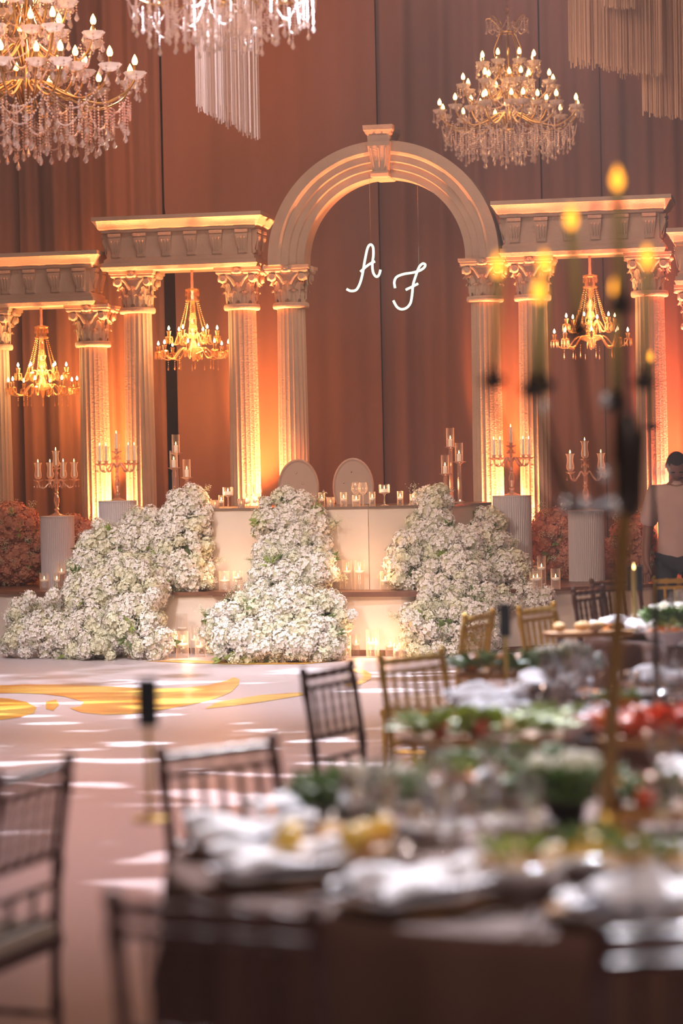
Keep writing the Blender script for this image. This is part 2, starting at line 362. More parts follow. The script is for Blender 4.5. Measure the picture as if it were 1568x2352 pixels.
drape(PX(885), PX(1255), 26.0, 'brown curtain panel right of the centre seam behind the neon letter F', seed=4, amp=0.05, lam=0.42)
drape(PX(1259), PX(1393), 26.0, 'narrow brown curtain behind the small chandelier in the right bay', seed=5, amp=0.03, lam=0.3)
drape(PX(1396), PX(1950), 26.0, 'brown curtain at the far right beyond the last tall columns', seed=6, amp=0.05)

# stage platform with a faceted front
SF = [(-9, 24.4), (-4.6, 23.2), (-3.19, 22.45), (-2.2, 21.9), (-1.23, 21.5), (-0.3, 21.05), (0.5, 20.78), (1.1, 20.8), (1.64, 21.0), (2.6, 21.35), (4.5, 22.2), (9, 24)]
def front_off(d): return [(x, y + d) for x, y in SF]
def slab(loop, z0, z1): return MB().loft([[(x, y, z) for x, y in loop] for z in (z0, z1)])
struct(slab(front_off(0.05) + [(9, 26.9), (-9, 26.9)], 0.0, 0.52).build('stage_riser', 'stage_panel'))
struct(slab(front_off(0.0) + [(9, 26.9), (-9, 26.9)], 0.52, 0.55).build('stage_deck', 'stage_wood'))
sk = MB()
F2 = front_off(0.035); F3 = front_off(0.06)
sk.loft([[(x, y, 0.0) for x, y in F2] + [(x, y, 0.0) for x, y in reversed(F3)], [(x, y, 0.05) for x, y in F2] + [(x, y, 0.05) for x, y in reversed(F3)]])
struct(sk.build('stage_skirting', 'stage_wood'))
# wooden step board laid along the middle of the edge
a_ = onz(490, 1359, 0.55); b_ = onz(960, 1361, 0.55); 
brd = MB().loft([[(a_.x, 21.42, z), (-0.3, 21.0, z), (b_.x, 20.72, z), (b_.x, 21.1, z), (-0.3, 21.4, z), (a_.x, 21.8, z)] for z in (0.515, 0.558)])
tag(brd.build('edge_board', 'stage_wood'), 'brown wooden board along the stage edge behind the central flowers', 'board')

# thin stage haze hanging in the whole room
hz = bpy.data.materials.new('haze'); hz.use_nodes = True
for n in list(hz.node_tree.nodes): hz.node_tree.nodes.remove(n)
_o = hz.node_tree.nodes.new('ShaderNodeOutputMaterial'); _v = hz.node_tree.nodes.new('ShaderNodeVolumeScatter')
_v.inputs['Density'].default_value = 0.003; _v.inputs['Anisotropy'].default_value = 0.2; _v.inputs['Color'].default_value = (1.0, 0.93, 0.9, 1)
hz.node_tree.links.new(_v.outputs[0], _o.inputs['Volume']); M['haze'] = hz
struct(MB().box((0, 13.45, 4.5), (17.9, 26.8, 8.95)).build('haze', 'haze'))

# ------------------------------------------------------------------ arcade
AA = math.radians(11); AO = at(878, 607, 23.6); AO = Vector((AO.x, AO.y, 0)); AU = Vector((math.cos(AA), -math.sin(AA), 0)); AN = Vector((math.sin(AA), math.cos(AA), 0))  # AN points back
def aw(u, v=0, z=0): p = AO + AU * u + AN * v; return (p.x, p.y, z)
def leaf_mb(mb, ang, r0, z0, h, wd, curl):
    def fn(u, v):
        x = (u - 0.5) * wd * (math.sin(PI * (0.16 + 0.80 * v)) ** 0.6) * (1 + 0.13 * math.cos(v * 25))
        out = r0 + 0.25 * curl * v + curl * max(0, v - 0.55) ** 2 * 4.5
        z = z0 + h * (v if v < 0.85 else 0.85 - (v - 0.85) * 1.2)
        out += 0.012 * math.cos((u - 0.5) * PI * 3)
        return (out * math.cos(ang) - x * math.sin(ang), out * math.sin(ang) + x * math.cos(ang), z)
    mb.grid(fn, 6, 8)
def spiral(cx, cz, r, turns=1.8, n=18, side=1):
    return [(cx + side * r * (1 - k / n * 0.8) * math.cos(PI / 2 - side * 0 + 2 * PI * turns * k / n), 0, cz + r * (1 - k / n * 0.8) * math.sin(PI / 2 + 2 * PI * turns * k / n)) for k in range(n + 1)]
def make_column(H):
    """fluted column of height H to the capital top"""
    t = thing('arcade_column', 'x', 'column', group='plaster columns of the arcade')
    nf = 20; zc = H - 0.385
    def wob(a, k): c = abs(math.sin(a * nf / 2)); return 1 - 0.075 * (c ** 0.7)
    prof = [(0.15, 0.14), (0.15, 0.6), (0.149, zc * 0.5), (0.142, zc * 0.8), (0.138, zc - 0.02)]
    MB().lathe(prof, nf * 6, wob=wob).build('shaft', 'plaster', t)
    MB().box((0, 0, 0.03), (0.42, 0.42, 0.06)).lathe([(0.19, 0.06), (0.205, 0.075), (0.205, 0.095), (0.185, 0.105), (0.175, 0.11), (0.175, 0.12), (0.185, 0.13), (0.178, 0.15), (0.155, 0.16)], 32).build('base', 'plaster', t)
    MB().lathe([(0.145, zc - 0.03), (0.172, zc - 0.028), (0.18, zc - 0.012), (0.18, zc + 0.012), (0.172, zc + 0.028), (0.15, zc + 0.03)], 36).build('neck_ring', 'plaster', t, True)
    cp = MB().lathe([(0.140, zc + 0.03), (0.142, zc + 0.12), (0.150, zc + 0.22), (0.175, zc + 0.29), (0.20, zc + 0.32)], 24)
    cap = cp.build('capital', 'plaster', t, True)
    ab = MB()
    def sq(h, c, z):
        L = []
        for q in range(4):
            a = q * PI / 2
            for f in (-1, -0.6, 0, 0.6):
                x = f * h; y = -h + c * (1 - abs(f)) ** 1.0 * h
                if f == -1: y = -h
                L.append((x * math.cos(a) - y * math.sin(a), x * math.sin(a) + y * math.cos(a), z))
        return L
    ab.loft([sq(0.200, 0.12, zc + 0.315), sq(0.212, 0.12, zc + 0.33), sq(0.212, 0.12, zc + 0.35), sq(0.226, 0.12, zc + 0.352), sq(0.228, 0.12, H)])
    ab.build('abacus', 'plaster', cap)
    for k in range(8):
        lb = MB(); leaf_mb(lb, k * PI / 4 + PI / 8, 0.145, zc + 0.03, 0.15, 0.115, 0.035); lb.build('acanthus_leaf', 'plaster', cap, True)
    for k in range(8):
        lb = MB(); leaf_mb(lb, k * PI / 4, 0.148, zc + 0.06, 0.215, 0.105, 0.05); lb.build('acanthus_leaf', 'plaster', cap, True)
    for k in range(4):
        a = PI / 4 + k * PI / 2; vb = MB()
        for sd in (-1, 1):
            # volutes curl outwards along each face towards the corner
            pts = [(0.145 + 0.042 * (1 - j / 20 * 0.8) * math.cos(PI / 2 - 2 * PI * 1.7 * j / 20), 0.02 * (1 - j / 20), zc + 0.275 + 0.042 * (1 - j / 20 * 0.8) * math.sin(PI / 2 - 2 * PI * 1.7 * j / 20)) for j in range(21)]
            pts = [(0.03, 0, zc + 0.2), (0.07, 0, zc + 0.27), (0.11, 0, zc + 0.308)] + pts
            o = len(vb.v); vb.tube(pts, 0.014, 5)
            base = a - sd * PI / 4
            # plane offset of a face: face normal at angle base, move along tangent towards the corner
            n_ = Vector((math.cos(base), math.sin(base), 0)); tt = Vector((-math.sin(base), math.cos(base), 0)) * sd
            for i in range(o, len(vb.v)):
                x, y, z = vb.v[i]; p = n_ * (0.165 + 0.25 * max(0, x) * 0.3 - y) + tt * x; vb.v[i] = (p.x, p.y, z)
            o = len(vb.v); vb.lathe([(0.034, -0.012), (0.036, 0.0), (0.030, 0.02)], 12)
            for i in range(o, len(vb.v)):
                x, y, z = vb.v[i]; p = n_ * (0.178 + z) + tt * (0.145 + x); vb.v[i] = (p.x, p.y, zc + 0.275 + y)
        vb.build('volute', 'plaster', cap)
    for k in range(4):
        a = k * PI / 2 - PI / 2; fb = MB(); c = Vector((math.cos(a), math.sin(a), 0)) * 0.212
        fb.ell((c.x, c.y, zc + 0.355), (0.03, 0.03, 0.03)); tx = Vector((-math.sin(a), math.cos(a), 0)) * 0.03
        for sg in (-1, 1): fb.ell((c.x + tx.x * sg, c.y + tx.y * sg, zc + 0.338), (0.024, 0.024, 0.022))
        fb.ell((c.x, c.y, zc + 0.33), (0.032, 0.032, 0.016)); fb.build('fleuron', 'plaster', cap, True)
    return t
ZS = 0.55
tall = make_column(3.615 - ZS); low = make_column(3.295 - ZS); cm = cmap(); ut = []; ul = []
for u, lab in ((-2.478, 'tall fluted column at the left end of the left high entablature'), (-1.412, 'tall fluted column at the right end of the left high entablature'),
               (-0.918, 'fluted column carrying the left foot of the big arch'), (1.0, 'fluted column carrying the right foot of the big arch'),
               (1.46, 'tall fluted column at the left end of the right high entablature'), (2.58, 'tall fluted column at the right end of the right high entablature')):
    place(tall, cm, ut, aw(u, 0, ZS), -AA, lab)
for u, lab in ((-2.945, 'shorter fluted column under the right end of the left low entablature'), (-3.97, 'shorter fluted column cut by the left frame edge'),
               (3.05, 'shorter fluted column cut by the right frame edge, pink-lit capital'), (4.08, 'shorter fluted column beyond the right frame edge')):
    place(low, cm, ul, aw(u, 0, ZS), -AA, lab)
def rect(o, L, D, z): return [(-L - o, -D - o, z), (L + o, -D - o, z), (L + o, D + o, z), (-L - o, D + o, z)]
def make_entab(L=1.46, D=0.42, H=0.525):
    t = thing('entablature', 'x', 'entablature', group='plaster entablatures')
    l, d = L / 2, D / 2
    MB().loft([rect(0.045, l, d, 0), rect(0.06, l, d, 0.035), rect(0.05, l, d, 0.04), rect(0.05, l, d, 0.075), rect(0.03, l, d, 0.08), rect(0.03, l, d, 0.105), rect(0.0, l, d, 0.13)]).build('architrave', 'plaster', t)
    MB().loft([rect(0, l, d, 0.13), rect(0, l, d, 0.36)]).build('frieze', 'plaster', t)
    MB().loft([rect(0.0, l, d, 0.36), rect(0.045, l, d, 0.372), rect(0.052, l, d, 0.39), rect(0.075, l, d, 0.41), rect(0.10, l, d, 0.455), rect(0.118, l, d, 0.48), rect(0.125, l, d, 0.485), rect(0.125, l, d, H)]).build('cornice', 'plaster', t)
    # scroll bracket
    b = MB(); wv = 0.062
    def side(x):
        k = 1.0
        return [(x * k, 0.01, 0.125), (x * 0.62, -0.022, 0.135), (x * 0.62, -0.030, 0.155), (x * 0.66, -0.018, 0.175), (x * 0.82, -0.034, 0.22), (x * 0.95, -0.058, 0.28), (x * 1.0, -0.060, 0.312), (x * 0.95, -0.045, 0.325), (x * 1.06, -0.064, 0.335), (x * 1.06, -0.066, 0.362), (x, 0.01, 0.365)]
    A = side(-wv); B = side(wv); n = len(A)
    b.add(A + B, [(i, i + 1, n + i + 1, n + i) for i in range(n - 1)] + [tuple(range(n - 1, -1, -1)), tuple(range(n, 2 * n))])
    for f in (-0.45, 0.0, 0.45):
        b.tube([(f * wv * 0.8, -0.033, 0.165), (f * wv * 1.0, -0.044, 0.23), (f * wv * 1.15, -0.062, 0.29)], 0.006, 5)
    me = b.mesh('bracket', 'plaster')
    for k in range(6): obj('bracket', me, t, (-l + 0.09 + (L - 0.18) * k / 5, -d, 0))
    for s in (-1, 1):
        for q in (-0.12, 0.12): obj('bracket', me, t, (s * l, q, 0), (0, 0, s * PI / 2))
    return t
ent = make_entab(); cm = cmap(); ue = []
for u, z, lab in ((-1.985, 3.615, 'high plaster entablature with scroll brackets, left of the arch'), (1.965, 3.615, 'high plaster entablature with scroll brackets, right of the arch'),
                  (-3.64, 3.295, 'low plaster entablature at the left frame edge'), (3.62, 3.295, 'low plaster entablature cut by the right frame edge')):
    place(ent, cm, ue, aw(u, 0, z), -AA, lab)
# the big arch
ar = thing('arch', 'large round plaster arch with stepped mouldings and a keystone', 'arch', aw(0.042, 0, 3.615), -AA)
prof = [(0.79, 0.16), (0.79, -0.14), (0.86, -0.14), (0.868, -0.175), (0.93, -0.175), (0.938, -0.21), (1.0, -0.21), (1.008, -0.23), (1.03, -0.25), (1.13, -0.25), (1.13, 0.16)]
loops = []
NA = 72
for k in range(-1, NA + 2):
    if k == -1: c, s_, zo = 1, 0, 0.0
    elif k == NA + 1: c, s_, zo = -1, 0, 0.0
    else: c, s_, zo = math.cos(PI * k / NA), math.sin(PI * k / NA), 0.03
    loops.append([(r * c, y, r * s_ + zo) for r, y in prof])
MB().loft(loops).build('arch_ring', 'plaster', ar)
ks = MB()
def kl(z, wv, f): return [(-wv, -f, z), (wv, -f, z), (wv, 0.12, z), (-wv, 0.12, z)]
ks.loft([kl(0.80, 0.075, 0.27), kl(0.81, 0.09, 0.30), kl(0.84, 0.085, 0.31), kl(0.86, 0.072, 0.29), kl(1.0, 0.092, 0.32), kl(1.10, 0.108, 0.35), kl(1.14, 0.112, 0.34)])
ks.loft([kl(1.14, 0.105, 0.33), kl(1.20, 0.108, 0.34), kl(1.215, 0.125, 0.355), kl(1.235, 0.13, 0.365), kl(1.25, 0.142, 0.375), kl(1.295, 0.145, 0.38)])
for f in (-0.5, 0, 0.5): ks.tube([(f * 0.10, -0.30, 0.88), (f * 0.13, -0.325, 1.0), (f * 0.15, -0.352, 1.08)], 0.009, 5)
ks.build('keystone', 'plaster', ar)
# amber uplights
for u, pxx, c, e in ((-2.71, 262, (1.0, 0.30, 0.10), 1.0), (-1.165, 611, (1.0, 0.29, 0.10), 1.0), (1.23, 1168, (1.0, 0.28, 0.10), 1.0), (2.82, 1548, (1.0, 0.20, 0.10), 1.0)):
    p = aw(u, -0.02, 0.60); UP.append(spot('column_uplight', p, aw(u, -0.25, 3.0), 4600 * e, c, 66, 0.8, 0.05))
    p = aw(u, -0.24, 0.60); UP.append(spot('column_uplight', p, aw(u, -0.12, 3.0), 1900 * e, c, 64, 0.7, 0.05))
    x1 = (pxx - 784) / FPX * 25.35; x2 = (pxx - 784) / FPX * 26.0
    UP.append(spot('curtain_uplight', (x1, 25.35, 0.62), (x2, 26.0, 2.25), 3200 * e, (c[0], c[1] * 0.75, c[2] * 0.4), 29, 1.0, 0.05))
for u in (-3.45, -1.95, 2.0): UP.append(point('bay_light', aw(u, 1.1, 2.4), 60, (1.0, 0.32, 0.08), 0.15))

# ------------------------------------------------------------------ neon letters
def smooth_path(P, n=6):
    out = []
    for i in range(len(P) - 1):
        p0 = P[max(i - 1, 0)]; p1 = P[i]; p2 = P[i + 1]; p3 = P[min(i + 2, len(P) - 1)]
        for k in range(n):
            t = k / n; out.append(0.5 * ((2 * p1) + (p2 - p0) * t + (2 * p0 - 5 * p1 + 4 * p2 - p3) * t * t + (3 * p1 - p0 - 3 * p2 + p3) * t ** 3))
    out.append(P[-1]); return out
def npt(x, y): return at(560 + x / 2.45, 280 + y / 2.45, 23.35)
def neon(label, strokes, panel, wire):
    c = npt(*panel[:2]); t = thing('neon_letter', label, 'neon sign', tuple(c), 0, 'neon initials')
    for sk_ in strokes:
        MB().tube([p - c for p in smooth_path([npt(x, y) for x, y in sk_])], 0.0115, 8).build('neon_tube', 'neon', t, True)
    loop = [npt(x, y) - c for x, y in panel[2]]
    MB().loft([[(p.x, 0.03, p.z) for p in loop], [(p.x, 0.035, p.z) for p in loop]]).build('acrylic_back', 'acrylic', t)
    for x, y in wire: q = npt(x, y) - c; MB().tube([q + Vector((0, 0.03, 0)), Vector((q.x, 0.03, 4.46 - c.z))], 0.0012, 4).build('hanging_wire', 'steel', t)
neon('glowing script letter A in white-green neon, hanging left inside the arch', [[(577, 940), (600, 951), (630, 946), (650, 915), (666, 860), (680, 780), (695, 712), (711, 690), (726, 705), (728, 750), (722, 805), (728, 850), (745, 871), (760, 860), (768, 832)], [(655, 843), (668, 832), (690, 812), (715, 795), (737, 785)]],
     (670, 820, [(560, 925), (560, 955), (610, 972), (660, 955), (700, 850), (740, 890), (780, 860), (785, 820), (750, 780), (745, 690), (715, 670), (685, 690), (660, 780), (635, 850), (625, 930)]), [(713, 690)])
neon('glowing script letter F in white-green neon, hanging right and lower inside the arch', [[(850, 935), (846, 900), (860, 872), (900, 856), (950, 848), (990, 836), (1015, 818), (1019, 802), (1004, 798), (985, 818), (968, 862), (952, 915), (946, 970), (937, 1018), (915, 1046), (885, 1054), (860, 1040), (840, 1005)], [(910, 945), (945, 928), (980, 910)]],
     (930, 930, [(830, 940), (828, 880), (870, 840), (960, 830), (985, 790), (1030, 780), (1040, 820), (995, 860), (998, 920), (970, 950), (965, 1030), (925, 1070), (860, 1068), (822, 1010), (840, 990), (900, 1020), (920, 960), (880, 900)]), [(985, 815)])
point('neon_glow', npt(800, 900) + Vector((0, -0.1, 0)), 4, (0.85, 1.0, 0.8), 0.1)

# ------------------------------------------------------------------ small shared shapes
def drop_mesh(h=0.05, r=0.012, m='crystal_clear'):
    b = MB(); n = 6
    return b.lathe([(0.001, 0), (r * 0.35, -h * 0.2), (r, -h * 0.68), (r * 0.55, -h * 0.9), (0.001, -h)], n, cap=False).mesh('drop', m)
def strand_mesh(L, m='crystal_clear', r=0.0065, step=0.014, drop=0.05, dr=0.013):
    b = MB(); k = 0
    while k * step < L: b.octa((0, 0, -k * step - r), (r, r * 1.05)); k += 1
    if drop: b.lathe([(0.001, -L), (dr * 0.35, -L - drop * 0.2), (dr, -L - drop * 0.68), (dr * 0.5, -L - drop * 0.92), (0.001, -L - drop)], 6, cap=False)
    return b.mesh('bead_string', m)
def swag_mesh(p, q, sag, m='crystal_clear', r=0.006, step=0.014):
    b = MB(); p = Vector(p); q = Vector(q); L = (q - p).length + sag * 1.2; n = max(4, int(L / step))
    for k in range(n + 1):
        t = k / n; c = p.lerp(q, t); c.z -= sag * 4 * t * (1 - t); b.octa(tuple(c), r)
    return b.mesh('bead_swag', m)
def bulb_mesh(r, h, m='bulb'):
    return MB().lathe([(r * 0.4, 0), (r * 0.85, h * 0.15), (r, h * 0.35), (r * 0.8, h * 0.6), (r * 0.35, h * 0.85), (0.0005, h)], 10).mesh('bulb', m, True)
FLAME = MB().lathe([(0.0005, 0), (0.0045, 0.005), (0.006, 0.011), (0.004, 0.02), (0.0008, 0.032)], 8).mesh('flame', 'flame', True)

# ------------------------------------------------------------------ large crystal chandelier
def make_big(crys, k=1.0, amber='bulb'):
    """crystal chandelier; origin at the bottom hub plate, lower tier radius about 0.53 m"""
    r = random.Random(11)
    t = thing('crystal_chandelier', 'x', 'chandelier', group='large three-tier crystal chandeliers')
    MB().lathe([(0.006, 0.0), (0.012, 0.03), (0.006, 0.05), (0.006, 0.55), (0.014, 0.57), (0.006, 0.6), (0.005, 0.80)], 8).build('stem', 'gold', t, True)
    MB().lathe([(0.01, -0.02), (0.035, -0.015), (0.045, 0.0), (0.035, 0.012), (0.012, 0.02)], 16).build('hub', 'gold', t, True)
    cup = MB().lathe([(0.008, -0.022), (0.035, -0.012), (0.050, 0.008), (0.054, 0.014), (0.048, 0.012), (0.030, -0.006), (0.006, -0.014)], 14, cap=False, wob=lambda a, k: 1 + (0.07 * math.cos(a * 7) if k in (2, 3) else 0)).mesh('cup', 'frosted_cup')
    slv = MB().lathe([(0.010, -0.012), (0.008, 0.0), (0.0075, 0.045), (0.009, 0.048)], 8).mesh('candle_sleeve', 'gold', True)
    blb = bulb_mesh(0.0145, 0.052, amber)
    drp = drop_mesh(0.045, 0.014, crys)
    st_s = strand_mesh(0.045, crys, drop=0.045)
    def arm(a, R, zc, zh, r0):
        c, s = math.cos(a), math.sin(a); ar_ = thing_part('arm', t)
        P = [(r0, zh), (r0 + (R - r0) * 0.10, zh + 0.10), (r0 + (R - r0) * 0.25, zh + 0.07), (r0 + (R - r0) * 0.45, zc - 0.10), (r0 + (R - r0) * 0.68, zc - 0.125), (r0 + (R - r0) * 0.9, zc - 0.08), (R, zc - 0.015)]
        pts = smooth_path([Vector((q * c, q * s, z)) for q, z in P], 4)
        me = MB().tube(pts, 0.0065, 5).mesh('arm', 'gold', True)
        am = obj('arm', me, t)
        obj('cup', cup, am, (R * c, R * s, zc)); obj('candle_sleeve', slv, am, (R * c, R * s, zc)); obj('bulb', blb, am, (R * c, R * s, zc + 0.047))
        for j in range(5):
            b = a + 2 * PI * j / 5; obj('crystal_drop', drp if j % 2 else st_s, am, (R * c + 0.045 * math.cos(b), R * s + 0.045 * math.sin(b), zc + 0.004))
    def thing_part(n, p): return None
    for (n, R, zc, zh, r0, off) in ((12, 0.52, 0.14, 0.02, 0.03, 0.13), (8, 0.28, 0.175, 0.03, 0.02, 0.0), (8, 0.345, 0.325, 0.20, 0.02, 0.2), (6, 0.17, 0.345, 0.22, 0.015, 0.5), (8, 0.205, 0.485, 0.38, 0.015, 0.35)):
        for i in range(n): arm(off + 2 * PI * i / n, R, zc, zh, r0)
    for i in range(8):
        a = 2 * PI * i / 8; c, s = math.cos(a), math.sin(a)
        MB().tube(smooth_path([Vector((q * c, q * s, z)) for q, z in ((0.05, 0.725), (0.07, 0.68), (0.10, 0.60), (0.092, 0.54), (0.05, 0.47), (0.008, 0.42))], 4), 0.004, 5).build('cage_rib', 'gold', t, True)
    MB().tube([(0.055 * math.cos(2 * PI * k / 20), 0.055 * math.sin(2 * PI * k / 20), 0.725) for k in range(20)], 0.005, 5, True).build('crown_ring', 'gold', t, True)
    sc_ = strand_mesh(0.07, crys, drop=0.035, dr=0.011)
    for i in range(7):
        a = 2 * PI * i / 7 + 0.2; c, s = math.cos(a), math.sin(a)
        cr = MB().tube(smooth_path([Vector((q * c, q * s, z)) for q, z in ((0.05, 0.725), (0.075, 0.78), (0.12, 0.83), (0.155, 0.835), (0.16, 0.82))], 3), 0.004, 5).build('crown_branch', 'gold', t, True)
        obj('bead_string', sc_, cr, (0.158 * c, 0.158 * s, 0.825)); obj('bead_string', sc_, cr, (0.13 * c, 0.13 * s, 0.83))
        a2 = 2 * PI * (i + 1) / 7 + 0.2
        obj('bead_swag', swag_mesh((0.12 * c, 0.12 * s, 0.83), (0.06 * math.cos((a + a2) / 2), 0.06 * math.sin((a + a2) / 2), 0.73), 0.03, crys), cr)
        obj('bead_swag', swag_mesh((0.155 * c, 0.155 * s, 0.83), (0.155 * math.cos(a2), 0.155 * math.sin(a2), 0.83), 0.10, crys), cr)
    sm = [strand_mesh(L, crys, drop=0.045) for L in (0.10, 0.15, 0.19)]
    for (n, R, z, z2) in ((38, 0.47, 0.03, -0.02), (36, 0.38, 0.0, -0.03), (32, 0.29, -0.01, 0), (24, 0.20, -0.02, 0), (14, 0.11, -0.02, 0)):
        for i in range(n):
            a = 2 * PI * (i + r.random() * 0.6) / n; q = R * (1 + r.uniform(-0.05, 0.05)); k_ = r.choice((0, 1, 1, 2)) if R < 0.4 else r.choice((0, 0, 1))
            obj('bead_string', sm[k_], t, (q * math.cos(a), q * math.sin(a), z + r.uniform(-0.02, 0.02)))
    for (n, R, z, sag) in ((12, 0.50, 0.04, 0.10), (12, 0.42, 0.0, 0.13), (10, 0.30, -0.02, 0.14), (8, 0.30, 0.10, 0.16), (8, 0.31, 0.27, 0.08), (8, 0.19, 0.43, 0.07)):
        for i in range(n):
            a = 2 * PI * i / n; a2 = 2 * PI * (i + 1) / n
            obj('bead_swag', swag_mesh((R * math.cos(a), R * math.sin(a), z), (R * math.cos(a2), R * math.sin(a2), z), sag, crys), t)
    for i in range(8):
        a = 2 * PI * i / 8 + 0.3; obj('bead_swag', swag_mesh((0.33 * math.cos(a), 0.33 * math.sin(a), 0.30), (0.01, 0, 0.12 + 0.1 * (i % 2)), 0.08, crys), t)
        obj('bead_swag', swag_mesh((0.19 * math.cos(a), 0.19 * math.sin(a), 0.46), (0.01, 0, 0.30), 0.05, crys), t)
    return t
def chain(t, z0, z1, s=1.0):
    b = MB(); k = 0; z = z0; st = 0.045
    while z < z1 and k < 120:
        pl = [(0.011 * math.cos(2 * PI * i / 10), 0, z + 0.026 * math.sin(2 * PI * i / 10)) for i in range(10)]
        if k % 2: pl = [(0, x, zz) for x, _, zz in pl]
        b.tube(pl, 0.0035, 4, True); z += st; k += 1
    b.build('chain', 'gold', t)
YB = 18.0
big = make_big('crystal_clear'); hb = at(1169, 300, YB); big.location = hb; chain(big, 0.80, 9.0 - hb.z - 0.03)
tag(big, 'gold crystal chandelier hanging whole in the upper right, above the right end of the arch', 'chandelier')
cm = cmap()
point('chandelier_glow', (hb.x, hb.y, hb.z + 0.25), 16, (1.0, 0.6, 0.3), 0.3)
big2 = copy_tree(big, None, cm); h2 = at(62, 250, 18.8); big2.location = h2; big2.rotation_euler.z = 0.3; big2.scale = (1.64, 1.64, 1.64)
tag(big2, 'gold crystal chandelier cut by the left edge at the top left', 'chandelier')
point('chandelier_glow', (h2.x, h2.y - 0.1, h2.z + 0.45), 26, (1.0, 0.42, 0.18), 0.4)
big3 = make_big('crystal_bright'); h3 = at(510, 8, 15.0); big3.location = h3; big3.rotation_euler.z = 0.7; big3.scale = (1.175, 1.175, 1.175)
tag(big3, 'brightly lit crystal chandelier cut by the top edge, only its beads and drops showing', 'chandelier')
point('chandelier_glow', (h3.x, h3.y, h3.z + 0.3), 8, (1.0, 0.7, 0.45), 0.3)
# chains of copied chandeliers are long enough to pass the ceiling plane: give each its own
for b_, zt in ((big2, (9.0 - h2.z) / 1.64), (big3, (9.0 - h3.z) / 1.175)):
    for q in list(col.objects):
        if q.parent == b_ and q.name.startswith('chain'): bpy.data.objects.remove(q)
    chain(b_, 0.80, zt - 0.06)

# ------------------------------------------------------------------ string fringes hung from the ceiling
def fringe(label, spec, Y, m, dens, seed, z1=8.98):
    r = random.Random(seed); t = thing('string_fringe', label, 'hanging fringe', (0, 0, 0), 0)
    P0 = at(spec[0][0], spec[0][1], Y); t.location = (P0.x, P0.y, z1); n = 0
    for (xa, ya, xb, yb, jit, dy, cnt) in spec:
        for i in range(cnt):
            f = (i + r.uniform(-0.3, 0.3)) / max(cnt - 1, 1); px = xa + (xb - xa) * f; py = ya + (yb - ya) * f + r.uniform(-jit, jit)
            p = at(px, py, Y + dy + r.uniform(-0.05, 0.05)); zl = p.z - z1
            x = p.x - P0.x; y = p.y - P0.y; rr = r.uniform(0.0036, 0.0056)
            MB().tube([(x, y, 0), (x + 0.004, y, zl * 0.5), (x + r.uniform(-0.004, 0.004), y, zl)], rr, 4).build('fringe_strand', m, t)
    return t
fringe('silver beaded string fringe hanging behind the top centre chandelier, bottom cut on a slant', [(452, 244, 596, 318, 7, 0.0, 46), (455, 252, 590, 320, 10, 0.12, 34), (500, 232, 575, 292, 6, 0.25, 22)], 18.0, 'fringe_silver', 1, 3)
fringe('short outer tier of tan string fringe at the top right', [(1309, 148, 1520, 172, 10, 0.0, 64), (1315, 140, 1500, 165, 12, 0.12, 50)], 18.0, 'fringe_gold', 1, 4)
fringe('longer inner tier of tan string fringe at the top right edge', [(1476, 262, 1600, 272, 8, 0.25, 50), (1425, 170, 1600, 182, 12, 0.4, 50)], 18.0, 'fringe_gold', 1, 5)
fringe('short brown string fringe hanging highest at the top right', [(1383, 16, 1456, 20, 4, -0.25, 34)], 18.0, 'fringe_gold', 1, 6)
fringe('dim string fringe hanging behind the left chandelier', [(-6, 175, 146, 190, 8, 1.2, 60)], 19.0, 'fringe_gold', 1, 7)

